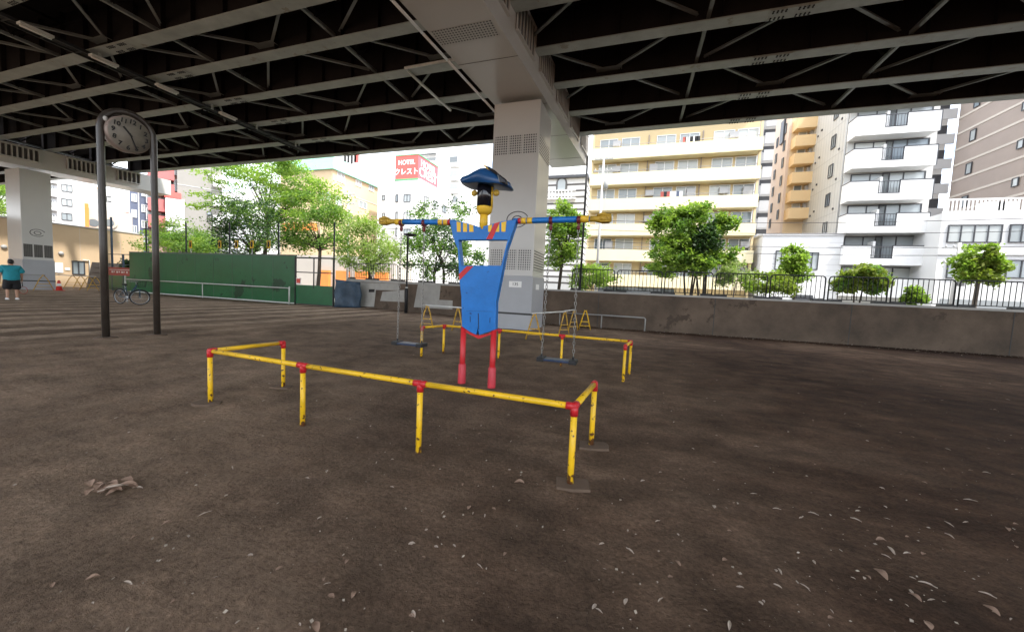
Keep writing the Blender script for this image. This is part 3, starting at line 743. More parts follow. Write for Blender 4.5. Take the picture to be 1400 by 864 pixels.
# low pipe barrier standing in front of the wall
t=thing('pipe_barrier','low grey pipe barrier along the foot of the wall right of the pier','barrier',(-1,16,0))
pe=gz(881,452.5); pa=Vector((-3.2,16.05,0)); pe=Vector((pe.x,16.15,0))
MB().path([pa+Vector((0,0,.56)),pe+Vector((-.05,0,.56)),pe+Vector((0,0,.5)),pe-Vector((0,0,.05))],.028,8).build('pipe','grey_pipe',t)
for x in (-3,-1.2): MB().tube((x,16.1,-.05),(x,16.1,.54),.025,8).build('post','grey_pipe',t)

# ------------------------------------------------------------------ A-frame barricades and their pipes
def aframe(x,y,rz,h=.74,w=.42,old=True,label='',grp='yellow A-frame barricades'):
    t=thing('barricade_stand',label,'barricade',(x,y,0),rz,grp); mx=ROOT[t.name]; b=MB()
    for s in (-1,1):
        for yy in (-.0,):
            b.path([mx@Vector((s*w/2,yy,0)),mx@Vector((s*w*.2,yy,h*.72)),mx@Vector((s*.03,yy,h*.97)),mx@Vector((0,yy,h))],.024,7)
    b.bar(mx@Vector((-w*.31,0,h*.42)),mx@Vector((w*.31,0,h*.42)),.05,.03); b.bar(mx@Vector((-w*.4,0,h*.2)),mx@Vector((w*.4,0,h*.2)),.04,.025)
    b.build('frame','yellow_old' if old else 'yellow_paint',t)
    MB().path([mx@Vector((.05*math.cos(a),0,h*.97+.05+.05*math.sin(a))) for a in np.linspace(PI,2*PI,7)],.012,6).build('cradle','yellow_old' if old else 'yellow_paint',t)
    return t
near=[(-6.67,11.1,.25,True,'rusty yellow A-frame barricade behind the left swing, the nearer of its pair'),
      (-5.45,11.0,-.2,True,'rusty yellow A-frame barricade close behind the figure\'s leg, left of the pier'),
      (-2.72,10.55,.3,True,'rusty yellow A-frame barricade nearest in front of the pier base'),
      (-2.2,12.75,.9,True,'rusty yellow A-frame barricade behind the right swing\'s chain'),
      (-2.1,14.2,.8,True,'rusty yellow A-frame barricade at the back corner of the pier'),
      (-1.75,14.9,.2,False,'bright yellow A-frame barricade right of the pier by the wall')]
for x,y,rz,old,lab in near: aframe(x,y,rz,.76,.46,old,lab)
far=[((60,397),'yellow A-frame barricade in front of the far pier'),((100,393.5),'A-frame barricade against the tan wall beside the cone'),((111,394),'A-frame barricade under the window of the tan wall'),((122,397),'yellow A-frame barricade left of the brown boards'),((131,397.5),'yellow A-frame barricade in front of the brown boards'),((2,396),'yellow A-frame barricade at the left edge behind the player')]
for i,((px,py),lab) in enumerate(far):
    c=gz(px,py); 
    if c.x<-44.2: c=gz(px,py+1.2); c=Vector((max(c.x,-44),c.y,0))
    aframe(c.x,c.y,1.35 if i%2 else 1.7,1.0,.95,True,lab)
def ztop(x,y): return .76+.035
bars=[(((-5.45,11.0,.785),(-6.67,11.1,.785)),'white pipe resting on the two barricades left of the figure'),
      (((-2.72,10.55,.785),(-2.2,12.75,.785)),'white pipe resting on barricades right of the pier'),
      (((-2.2,12.75,.80),(-2.1,14.2,.80)),'white pipe resting on the barricades along the pier side'),
]
for (a,b_),lab in bars:
    A=Vector(a);B=Vector(b_);dd=(B-A).normalized()
    tag(MB().tube(A-dd*.15,B+dd*.2,.024,8).build('barrier_pipe','white_pipe',loc=(A+B)/2),lab,'pipe')
a=gz(30,397);c=gz(60,397)
tag(MB().tube((-36.2,10.6,.98),(-36.9,13.6,1.0),.03,8).build('barrier_pipe','grey_pipe',loc=Vector((-36.5,12,1))),'grey barrier pipe in front of the far pier','pipe')
tag(MB().tube((-43.9,15.6,.98),(-41.0,17.8,.98),.03,8).build('barrier_pipe','grey_pipe',loc=Vector((-42,16.6,1))),'grey barrier pipe before the tan wall','pipe')

# ------------------------------------------------------------------ green practice wall
def Yp(px,py,Y=17.0): return gy(px,py,Y)
gl=gz(180,399); xL=gy(180,380,17.1).x; xR=gy(403,385,17.0).x; xE=gy(456,390,17.0).x
t=thing('practice_wall','long dark green ball practice wall with faded stains','wall',((xL+xR)/2,17.05,0))
MB().box(xL,xR,17.0,17.12,-.1,2.86).build('panel','green_board',t)
MB().box(xL-.02,xR+.02,16.99,17.14,2.862,2.95).build('cap','board_edge',t)
b=MB(); n=9
for i in range(n+1):
    x=xL+(xR-xL)*i/n; b.box(x-.012,x+.012,16.992,16.999,0,2.85)
b.build('joint','board_edge',t)
MB().box(xL,xR,16.97,16.998,.02,.09).build('foot_rail','white_pipe',t)
for x in np.linspace(xL+.4,xR-.3,6): MB().box(x-.05,x+.05,17.13,17.23,-.1,2.8).build('post','board_edge',t)
t=thing('pipe_rail','white pipe rail at knee height along the green wall','rail',((xL+xR)/2,16.7,0))
MB().tube((xL,16.72,.95),(xR-.1,16.72,.95),.035,8).build('pipe','white_pipe',t)
for px in (277,): 
    x=gy(px,400,16.72).x; MB().tube((x,16.72,-.05),(x,16.72,.94),.03,8).build('post','white_pipe',t)
MB().tube((xL+.05,16.72,-.05),(xL+.05,16.72,1.2),.05,8).build('post','white_pipe',t)
MB().tube((xR-.1,16.72,-.05),(xR-.1,16.72,1.05),.04,8).build('post','white_pipe',t)
for (px,lab) in ((200,'dark net pole above the green wall beside the tan wall end'),(254.5,'dark net pole above the green wall before the round bush'),(314,'dark net pole above the green wall left of the dark tree'),(381,'dark net pole above the green wall right of the dark tree'),(457,'tall dark net pole at the corner of the gate and wall')):
    x=gy(px,330,17.3).x; z=gy(px,305,17.3).z
    b=MB().tube((x,17.3,-.05),(x,17.3,z),.045,8); b.ell((x,17.3,z),.05,.05,.03); tag(b.build('net_pole','railing_black',loc=Vector((x,17.3,0))),lab,'pole','net poles behind the green wall')
for px in (228,301,322,337,346,378):
    pass
for i,px in enumerate((219,250,319,343,362,374)):
    c=gy([219.5,258,301,323,344,366][i] if False else (260,300,323,344,367,374)[i],333,20.5)
    if i in (5,): continue
    tg=thing('yellow_sign','small yellow notice with dark figure seen over the green wall, '+('below the round bush','left of the dark tree','beside the dark tree trunk','under the dark tree','right under the dark tree')[i],'sign',(c.x,20.5,.13))
    MB().box(c.x-.16,c.x+.16,20.5,20.53,c.z-.36,c.z+.24).build('board','figure_yellow',tg)
    MB().box(c.x-.085,c.x+.085,20.493,20.499,c.z-.26,c.z+.12).build('figure_mark','black_matt',tg)
    MB().tube((c.x,20.54,.1),(c.x,20.54,c.z-.3),.03,6).build('post','grey_pipe',tg)
# gate bay right of the green wall
t=thing('mesh_gate','open framed gate bay with a low green board right of the green wall','gate',((xR+xE)/2,17,0))
zT=gy(430,352,17).z
b=MB()
for x in (xR+.06,xE): b.box(x-.04,x+.04,16.96,17.04,-.05,zT)
b.box(xR+.1,xE-.04,16.97,17.03,zT-.08,zT).box(xR+.1,xE-.04,16.97,17.03,1.9,1.96).box(xR+.1,xE-.04,16.97,17.03,.02,.08)
xm=(xR+xE)/2; b.box(xm-.03,xm+.03,16.98,17.02,1.0,zT-.08)
b.build('frame','railing_black',t)
MB().box(xR+.1,xE-.04,16.985,17.015,.08,1.18).build('lower_board','green_board',t)
tg=MB().box(xR+.16,xR+.52,16.955,16.968,1.2,1.58).build('notice_plate','sign_white',t); MB().box(xR+.2,xR+.48,16.945,16.954,1.28,1.54).build('red_mark','sign_red',tg)
# tarpaulin over stored goods
xa=xE+.15; xb=gy(483,400,17.2).x
b=MB(); vs=[]; nu,nv=12,8
for j in range(nv+1):
    for i in range(nu+1):
        u=i/nu; w=j/nv; vs.append((xa+(xb-xa)*u+.05*math.sin(9*w+3*u),16.9+.9*u+.06*math.sin(u*14+2*w),1.62*w-.02-.12*u*w))
fs=[(j*(nu+1)+i,j*(nu+1)+i+1,(j+1)*(nu+1)+i+1,(j+1)*(nu+1)+i) for j in range(nv) for i in range(nu)]
b.add(vs,fs,True); o=b.build('tarpaulin','tarp_blue',loc=Vector(((xa+xb)/2,17.2,0))); sd=o.modifiers.new('thick','SOLIDIFY'); sd.thickness=.02
tag(o,'dull blue sheet screening the corner between gate and concrete wall','tarpaulin')
# lamp post
c=gz(555,428); zt=gy(555,322,c.y).z
t=thing('lamp_post','slim black lamp post with flat disc lamp before the left part of the wall','lamp post',(c.x,c.y,0))
MB().lathe([(.085,-.05),(.085,1.25),(.05,1.3),(.045,zt-.05)],c,12).build('pole','black_matt',t)
MB().lathe([(.05,1.285),(.08,1.32),(.05,1.36)],c,12).build('collar','white_pipe',t)
MB().lathe([(.05,zt-.06),(.32,zt),(.34,zt+.05),(.1,zt+.1)],c+Vector((.14,0,0)),18).build('lamp_head','black_matt',t)

# red banner and low green board left of the practice wall
c0=gx(149,388,-36.2); 
xa=gy(150,385,17.6).x
t=thing('low_fence','low green board fence with blue rails left of the green wall','fence',((xa+xL)/2,17.6,0))
MB().box(xa,xL-.05,17.55,17.62,.05,1.15).build('board','green_board',t)
b=MB()
for z in (1.98,2.75): b.box(xa,xL-.05,17.56,17.61,z,z+.05)
for px in (153.5,168.5): 
    x=gy(px,370,17.58).x; b.box(x-.05,x+.05,17.54,17.64,-.05,2.8 if px>160 else 5.6)
b.build('rail','tarp_blue',t)
t=thing('banner','faded red cloth banner with pale lettering on the low green fence','banner',((xa+xL)/2,17.5,1.2))
MB().box(xa+.05,xL-.12,17.50,17.525,1.17,1.78).build('cloth','banner_red',t)
b=MB()
for i,w in enumerate((.22,.1,.2,.14,.24,.12,.18)): b.box(xa+.5+i*.3,xa+.5+i*.3+w,17.49,17.499,1.36+.03*(i%2),1.5)
b.box(xa+.2,xL-.4,17.49,17.499,1.58,1.63); b.build('lettering','pale_cloth',t)

# ------------------------------------------------------------------ tan building and things before it
TX=-45.0; TH=5.08; TY=22.9
t=thing('tan_building','long low tan building closing the park on the left','building',(TX-4,9,0))
MB().box(TX-9,TX,-12,TY,-.2,TH).build('wall','tan_wall',t)
MB().box(TX-9.05,TX+.06,-12.05,TY+.06,TH+.001,TH+.09).build('coping','coping',t)
b=MB()
for y in np.arange(-10,TY,2.6): b.box(TX+.001,TX+.006,y-.008,y+.008,0,TH)
b.build('joint','stripe_pale',t)
def px_side(px,py): return gx(px,py,TX)
w0=px_side(99,357);w1=px_side(115,375)
wf=MB()
for (y0_,y1_,z0_,z1_) in ((w0.y-.05,w1.y+.05,w1.z-.05,w1.z+.02),(w0.y-.05,w1.y+.05,w0.z-.02,w0.z+.05),(w0.y-.05,w0.y+.02,w1.z+.02,w0.z-.02),(w1.y-.02,w1.y+.05,w1.z+.02,w0.z-.02),((w0.y+w1.y)/2-.04,(w0.y+w1.y)/2+.04,w1.z+.02,w0.z-.02)):
    wf.box(TX+.001,TX+.08,y0_,y1_,z0_,z1_)
wo=wf.build('window','frame_dark',t); MB().box(TX+.01,TX+.03,w0.y,w1.y,w1.z,w0.z).build('pane','glass_pale',wo)
MB().path([px_side(112,355.5)+Vector((.1,0,0)),px_side(121,356)+Vector((.1,0,0)),px_side(121.5,378)+Vector((.1,0,0))],.05,8).build('downpipe','white_pipe',t)
for (px,py) in ((83,346.5),(5,337.5)):
    c=px_side(px,py); MB().lathe([(.16,0),(.15,.1),(.08,.16)],(0,0,0),12).build('tmpv','white_pipe'); o=bpy.data.objects['tmpv']
    vs=[c+Vector((v.co.z,v.co.x,v.co.y)) for v in o.data.vertices]; fs=[tuple(p.vertices) for p in o.data.polygons]; bpy.data.objects.remove(o)
    q=MB(); q.add(vs,fs,True); q.build('vent_cap','grey_pipe',t)
n0=px_side(74.5,359);n1=px_side(86,373)
t=thing('notice_board','white framed notice board on the tan wall right of the far pier','notice board',(TX,(n0.y+n1.y)/2,n1.z))
MB().box(TX+.01,TX+.06,n0.y,n1.y,n1.z,n0.z).build('panel','sign_white',t)
b=MB()
for i in range(7): b.box(TX+.062,TX+.066,n0.y+.15,n1.y-.2-.1*(i%3),n0.z-.2-i*.11,n0.z-.17-i*.11)
b.build('print','slate_blue',t)
n0=px_side(88.5,366);n1=px_side(95.5,369.5)
tag(MB().box(TX+.01,TX+.05,n0.y,n1.y,n1.z,n0.z).build('wall_plate','sign_white',loc=Vector((TX,n0.y,n1.z))),'small white plate between notice board and window on the tan wall','sign')
# slope of brown boards
a=gz(128,396); c=Vector((-41.5,18.3,0))
t=thing('board_stack','brown sheet boards leaning beside the tan wall','boards',(-42,19,0))
MB().poly([(-41.2,17.3,.0),(-41.2,21.0,0),(-42.4,21.0,2.15),(-42.4,18.2,2.15)],(-.05,0,-.03)).build('board','brown_board',t)
b=MB(); 
for i in range(1,5): b.box(-41.2-.24*i+.0,-41.2-.24*i+.045,17.45+.18*i,20.95,.43*i-.02,.43*i+.02)
b.build('batten','brown_board',t)
for y in (18.4,19.8,20.9): MB().tube((-42.5,y,0),(-42.46,y,2.1),.04,6).build('prop','brown_board',t)
c=gz(81,397.3)
t=thing('traffic_cone','red traffic cone with a white band by the far pier','cone',(c.x,c.y,0))
MB().box(c.x-.2,c.x+.2,c.y-.2,c.y+.2,0,.03).build('base','cone_red',t)
MB().lathe([(.155,.03),(.06,.66),(.03,.7)],c,14).build('cone','cone_red',t)
MB().lathe([(.118,.3),(.09,.47)],c,14).build('band','sign_white',t)
# ------------------------------------------------------------------ skin-modifier helper, person
def skin_mesh(vs, es, rs, root=0, levels=2):
    me=bpy.data.meshes.new('skin'); me.from_pydata(vs,es,[]); ob=bpy.data.objects.new('skin',me); COL.objects.link(ob)
    ob.modifiers.new('s','SKIN'); ss=ob.modifiers.new('d','SUBSURF'); ss.levels=levels; ss.render_levels=levels
    sv=me.skin_vertices[0].data
    for i,r in enumerate(rs): sv[i].radius=r if isinstance(r,tuple) else (r,r); sv[i].use_root=(i==root)
    dg=bpy.context.evaluated_depsgraph_get(); m2=bpy.data.meshes.new_from_object(ob.evaluated_get(dg))
    b=MB(); b.add([v.co.copy() for v in m2.vertices],[tuple(p.vertices) for p in m2.polygons],True)
    bpy.data.objects.remove(ob); return b
pc=gz(17,409.5)
face=math.atan2(pc.x,-pc.y)  # local +y points away from the camera
pt=thing('person','person in teal T-shirt, black shorts and white shoes seen from behind','person',(pc.x,pc.y,0),math.atan2(-pc.x,pc.y)+R_(4))
PM=ROOT[pt.name]
# local: x to the person's right, y forward (away from us), z up; height 1.74
V=[(0,0,.95),(0,0,1.12),(0,.01,1.30),(0,.0,1.43),(0,.0,1.51),(0,.015,1.60),(0,.02,1.70),      #0-6 pelvis..head top
   (.10,0,.90),(.125,.02,.50),(.13,-.01,.09),(.135,.12,.04),                                   #7-10 right leg
   (-.10,0,.90),(-.12,-.03,.50),(-.13,-.09,.09),(-.15,.05,.04),                                #11-14 left leg
   (.20,0,1.40),(.275,-.01,1.13),(.285,.09,.90),(.285,.115,.83),                               #15-18 right arm
   (-.20,0,1.40),(-.285,-.02,1.13),(-.30,.07,.90),(-.30,.095,.83)]                             #19-22 left arm
Rr=[(.165,.125),(.155,.12),(.17,.12),(.12,.095),(.055,.06),(.075,.09),(.07,.085),
    (.105,.105),(.062,.062),(.042,.045),(.04,.03),(.105,.105),(.062,.062),(.042,.045),(.04,.03),
    (.07,.07),(.045,.045),(.034,.034),(.036,.024),(.07,.07),(.045,.045),(.034,.034),(.036,.024)]
E_=[(0,1),(1,2),(2,3),(3,4),(4,5),(5,6),(0,7),(7,8),(8,9),(9,10),(0,11),(11,12),(12,13),(13,14),(3,15),(15,16),(16,17),(17,18),(3,19),(19,20),(20,21),(21,22)]
for hnd,s in ((18,1),(22,-1)):
    hx,hy,hz=V[hnd]
    for k in range(4):
        o=len(V); fx=hx+s*0+(k-1.5)*.004; fy_=hy+(k-1.5)*.019
        ln=(.036,.042,.04,.03)[k]
        V += [(fx,fy_,hz-.045),(fx-s*.012,fy_,hz-.045-ln),(fx-s*.03,fy_,hz-.05-ln*1.3)]; Rr += [.0095,.009,.008]; E_ += [(hnd,o),(o,o+1),(o+1,o+2)]
    o=len(V); V += [(hx-s*.015,hy+.035,hz+.005),(hx-s*.03,hy+.055,hz-.03)]; Rr += [.011,.009]; E_ += [(hnd,o),(o,o+1)]
sb=skin_mesh(V,E_,Rr); sb.v=[PM@Vector(p) for p in sb.v]; sb.build('body','skin',pt)
def wrap(name,vs,es,rs,m,root=0):
    b=skin_mesh(vs,es,rs,root); b.v=[PM@Vector(p) for p in b.v]; return b.build(name,m,pt)
wrap('shirt',[(0,0,.80),(0,0,.9),(0,0,1.08),(0,.01,1.27),(0,0,1.40),(0,0,1.48),(.2,0,1.41),(.30,-.005,1.15),(-.2,0,1.41),(-.305,-.01,1.15)],
     [(0,1),(1,2),(2,3),(3,4),(4,5),(4,6),(6,7),(4,8),(8,9)],[(.25,.19),(.26,.2),(.26,.2),(.265,.19),(.19,.14),(.09,.09),(.12,.12),(.115,.115),(.12,.12),(.115,.115)],'teal_shirt')
wrap('shorts',[(0,0,.98),(0,0,.84),(.115,0,.74),(.125,.015,.42),(-.115,0,.74),(-.125,-.02,.42)],[(0,1),(1,2),(2,3),(1,4),(4,5)],[(.23,.18),(.22,.18),(.145,.15),(.145,.15),(.145,.15),(.145,.15)],'black_cloth')
for (x,y) in ((.133,.02),(-.138,-.05)):
    b=MB().ell((x,y+.05,.05),.052,.14,.055); b.box(x-.05,x+.05,y-.085,y+.185,0,.03); b.v=[PM@Vector(p) for p in b.v]; b.build('shoe','shoe_white',pt)
b=MB().ell((0,.0,1.675),.088,.105,.098); b.ell((0,-.03,1.63),.08,.08,.08); b.v=[PM@Vector(p) for p in b.v]; b.build('hair','hair_black',pt)
b=MB()
for s in (-1,1): b.ell((s*.085,.02,1.62),.014,.028,.034)
b.ell((0,.118,1.61),.014,.022,.022)                         # nose
b.v=[PM@Vector(p) for p in b.v]; b.build('face_features','skin',pt)
# racket held in the right hand
rk=thing('racket','racket held low in the right hand of the person in teal','racket',PM@Vector((.285,.12,.6)),0)
h0=PM@Vector((.28,.1,.86)); h1=PM@Vector((.30,.16,.56)); cd=(h1-h0).normalized(); sx=(PM.to_3x3()@Vector((1,0,0)))
MB().tube(h0,h1,.014,8).build('handle','black_matt',rk)
cc=h1+cd*.15; ring_=[cc+cd*(.165*math.cos(a))+sx*(.12*math.sin(a)) for a in np.linspace(0,2*PI,28,endpoint=False)]
MB().path(ring_,.011,6,closed=True).build('hoop','banner_red',rk)
b=MB()
for i in range(-4,5):
    q=i/5; w=.12*math.sqrt(1-q*q); b.tube(cc+cd*.165*q-sx*w,cc+cd*.165*q+sx*w,.0015,3)
    hgt=.165*math.sqrt(1-q*q); b.tube(cc+sx*.12*q-cd*hgt,cc+sx*.12*q+cd*hgt,.0015,3)
b.build('strings','sign_white',rk)

# ------------------------------------------------------------------ bicycle
rear=gz(164.5,415.2); BK=thing('bicycle','dark blue city bicycle parked before the green wall, front wheel turned','bicycle',(rear.x,rear.y,0),R_(10)); BM=ROOT[BK.name]
def bw(b): b.v=[BM@Vector(p) for p in b.v]; return b
def wheel(cx_, ang):
    mx=Matrix.Translation((cx_,0,.33))@Matrix.Rotation(ang,4,'Z')
    circ=lambda r,n=36:[mx@Vector((r*math.cos(a),0,r*math.sin(a))) for a in np.linspace(0,2*PI,n,endpoint=False)]
    w=bw(MB().path(circ(.318),.021,8,closed=True)).build('wheel','rubber',BK)
    bw(MB().path(circ(.292),.012,6,closed=True)).build('rim','alu',w)
    s=MB()
    for i in range(20):
        a=2*PI*i/20; s.tube(mx@Vector((0,.02*(-1)**i,0)),mx@Vector((.29*math.cos(a),0,.29*math.sin(a))),.0022,4)
    s.tube(mx@Vector((0,-.05,0)),mx@Vector((0,.05,0)),.025,8); bw(s).build('spokes','alu',w)
    f=MB().path([mx@Vector((.352*math.cos(a),0,.352*math.sin(a))) for a in np.linspace(R_(20),R_(190),16)],.014,6)
    bw(f).build('mudguard','rubber',BK)
wheel(0,0); fx=1.06; wheel(fx,R_(62))
f=MB()
f.tube((0,.05,.33),(.42,.02,.30),.012,8).tube((0,-.05,.33),(.42,-.02,.30),.012,8).tube((.42,0,.30),(.30,0,.82),.018,8).tube((0,.05,.33),(.31,0,.70),.01,8).tube((0,-.05,.33),(.31,0,.70),.01,8)
f.path([(.42,0,.30),(.62,0,.42),(.86,0,.78)],.022,8).path([(.37,0,.52),(.6,0,.55),(.87,0,.86)],.018,8)
bw(f).build('frame','bike_blue',BK)
k=MB(); fr=Matrix.Translation((fx,0,.33))@Matrix.Rotation(R_(62),4,'Z')
top=Vector((.88,0,.9)); k.tube((.86,0,.74),top,.02,8)
for s in (-1,1): k.path([fr@Vector((0,s*.06,0)),fr@Vector((0,s*.05,.35)),Vector((.87,0,.74))],.012,7)
bw(k).build('fork','bike_blue',BK)
hb=Matrix.Translation(top)@Matrix.Rotation(R_(62),4,'Z'); k=MB(); k.tube(top,top+Vector((-.02,0,.12)),.014,8)
k.path([hb@Vector(p) for p in ((-.2,-.29,.13),(-.02,-.24,.14),(.04,-.1,.12),(.04,.1,.12),(-.02,.24,.14),(-.2,.29,.13))],.011,7); bw(k).build('handlebar','alu',BK)
bw(MB().ell((.26,0,.88),.13,.085,.04).tube((.29,0,.8),(.28,0,.87),.014,8)).build('saddle','rubber',BK)
k=MB().bar((-.32,0,.70),(.2,0,.70),.14,.015).tube((-.25,.06,.7),(0,.06,.33),.008,6).tube((-.25,-.06,.7),(0,-.06,.33),.008,6); bw(k).build('rear_rack','black_matt',BK)
k=MB(); ch=[]
k.lathe([(.095,-.008),(.095,.008)],(0,0,0),18,None); k.v=[(p[0]+.42,p[2]-.04,p[1]+.3) for p in k.v]
k.bar((.42,-.07,.3),(.5,-.07,.15),.02,.012).box(.46,.56,-.14,-.05,.135,.155).bar((.42,.07,.3),(.34,.07,.45),.02,.012).box(.29,.39,.05,.14,.44,.46); bw(k).build('crank','alu',BK)
k=MB()
for p,q in (((.93,-.16,.86),(.93,.16,.86)),): pass
bk=Matrix.Translation((fx-.1,0,.8))@Matrix.Rotation(R_(62),4,'Z')
for z in (0,.09,.18,.25):
    e=.11+.04*z/.25; k.path([bk@Vector((a*e+.12,b_*e*1.3,z)) for a,b_ in ((-1,-1),(1,-1),(1,1),(-1,1))],.006,4,closed=True)
for i in range(16):
    a=2*PI*i/16; ca,sa=math.cos(a),math.sin(a); m_=max(abs(ca),abs(sa)); k.tube(bk@Vector((ca/m_*.11+.12,sa/m_*.143,0)),bk@Vector((ca/m_*.15+.12,sa/m_*.195,.25)),.004,4)
bw(k).build('basket','black_matt',BK)
bw(MB().tube((.05,.08,.33),(.12,.22,.01),.01,6)).build('kickstand','alu',BK)

# ------------------------------------------------------------------ buildings
WIN={}
def window(parent, origin, ux, w, h, frame='window_frame', pane='glass_pale', mull=1, name='window'):
    """window proud of a wall; origin = lower left corner in the parent's space, ux = direction along the wall; outward is ux turned by -90 deg"""
    key=(round(w,2),round(h,2),frame,pane,mull)
    if key not in WIN:
        b=MB(); fw=.07
        b.box(0,w,-.09,-.001,0,fw).box(0,w,-.09,-.001,h-fw,h).box(0,fw,-.09,-.001,fw,h-fw).box(w-fw,w,-.09,-.001,fw,h-fw)
        for i in range(mull): x=w*(i+1)/(mull+1); b.box(x-.035,x+.035,-.08,-.002,fw,h-fw)
        def me(mb,m):
            q=bpy.data.meshes.new(name); q.from_pydata(mb.v,[],mb.f); q.materials.append(M[m]); return q
        WIN[key]=(me(b,frame), me(MB().box(fw,w-fw,-.03,-.003,fw,h-fw),pane))
    a,c=WIN[key]
    o=bpy.data.objects.new(name,a); COL.objects.link(o); o.parent=parent; o.location=origin; o.rotation_euler=(0,0,math.atan2(ux[1],ux[0]))
    p=bpy.data.objects.new('pane',c); COL.objects.link(p); p.parent=o
    return o
def win_px(root, Y, x0,x1,y0,y1, **k):     # window spanned by photo pixels on the facade plane y=Y
    a=gy((x0+x1)/2,y1,Y); l=gy(x0,(y0+y1)/2,Y).x; r=gy(x1,(y0+y1)/2,Y).x; top=gy((x0+x1)/2,y0,Y).z
    rl=ROOT[root.name].translation
    w=max(.5,round((r-l)*5)/5); h=max(.5,round((top-a.z)*5)/5)
    return window(root,Vector(((l+r)/2-w/2,Y,a.z))-rl,(1,0),w,h,**k)
def win_side(root, X, yc, zc, w, h, s=1, **k):   # window on a face x=X; s=+1 face looks to +x, -1 to -x
    rl=ROOT[root.name].translation
    if s>0: return window(root,Vector((X,yc-w/2,zc-h/2))-rl,(0,1),w,h,**k)
    return window(root,Vector((X,yc+w/2,zc-h/2))-rl,(0,-1),w,h,**k)
def X_(px,py,Y): return gy(px,py,Y).x
def Z_(px,py,Y): return gy(px,py,Y).z

# cream apartment block with long balconies
Y=43.; xa=X_(803,300,Y-1.2); xb=X_(1036,280,Y-1.2)
t=thing('apartment_block','cream apartment block with six long balconies behind the right trees','building',((xa+xb)/2,Y+5,0))
zs=[Z_(805,y,Y-1.2) for y in (220,253.3,286.8,321,355.7)]; pitch=(zs[0]-zs[4])/4
HT=zs[0]+2*pitch-.2
MB().box(xa+.1,xb-.1,Y,Y+11,-.2,HT).build('wall','cream_recess',t)
MB().box(xa,xb,Y-1.3,Y+11.1,HT+.001,HT+.3).build('roof','cream_wall',t)
cols=[(820,840),(848,871),(895,920),(928,950),(972,999),(1008,1028)]
zb=[zs[0]-i*pitch for i in range(6)]
for i,z in enumerate(zb):
    if z<0: z=.2
    b=MB().box(xa,xb,Y-1.25,Y-1.1,z,z+1.22).box(xa,xb,Y-1.1,Y-.001,z,z+.15).box(xa,xa+.15,Y-1.1,Y-.001,z+.15,z+1.22).box(xb-.15,xb,Y-1.1,Y-.001,z+.15,z+1.22)
    b.build('balcony','cream_wall',t)
    r=MB().tube((xa+.3,Y-.9,z+1.55),(xb-.3,Y-.9,z+1.55),.025,5)
    for x in np.linspace(xa+.3,xb-.3,7): r.tube((x,Y-.9,z+.15),(x,Y-.9,z+1.55),.02,5)
    r.build('laundry_rail','grey_pipe',t)
    for c0,c1 in cols:
        l=X_(c0,240,Y); rr=X_(c1,240,Y); w=1.9 if rr-l<2.1 else 2.3
        window(t,Vector(((l+rr)/2-w/2,Y,z+1.2))-ROOT[t.name].translation,(1,0),w,1.35)
    for px in (833,884,939,988,1018):
        if random.random()<.55:
            x=X_(px,240,Y)+random.uniform(-.3,.5); MB().box(x,x+.8,Y-.5,Y-.05,z+.5 if random.random()<.5 else z+1.6,z+2.2).build('air_conditioner','grey_white',t)
    for px in (884,957):
        x=X_(px,240,Y); MB().box(x-.05,x+.05,Y-.12,Y-.001,z+.16,z+pitch-.02).build('downpipe','brown_tile',t)
for xx in (xa+.05,xb-.25): MB().box(xx,xx+.2,Y-1.0,Y-.8,0,HT).build('pillar','cream_recess',t)
MB().box(X_(870,368,Y)-4,X_(870,368,Y)+4,Y-.15,Y-.001,.2,2.4).build('shop_window','glass_dark',t)
# laundry
for (px0,px1,fl,lab) in ((930,952,0,'dark and pale laundry hung on the topmost visible cream balcony'),(905,935,2,'mixed laundry hung on the third balcony of the cream block')):
    z=zb[fl]; x0_=X_(px0,240,Y-.9); x1_=X_(px1,240,Y-.9)
    tt=thing('laundry',lab,'laundry',((x0_+x1_)/2,Y-.9,z+1.3)); n=7
    for k in range(n):
        x=x0_+(x1_-x0_)*k/n; hh=random.uniform(.5,.9)
        MB().box(x,x+.3,Y-.93,Y-.87,z+1.85-hh,z+1.85).build('garment',random.choice(['black_matt','sign_white','slate_blue','white_paint','banner_red']),tt)
    MB().tube((x0_-.1,Y-.9,z+1.87),(x1_+.1,Y-.9,z+1.87),.02,5).build('pole','alu',tt)

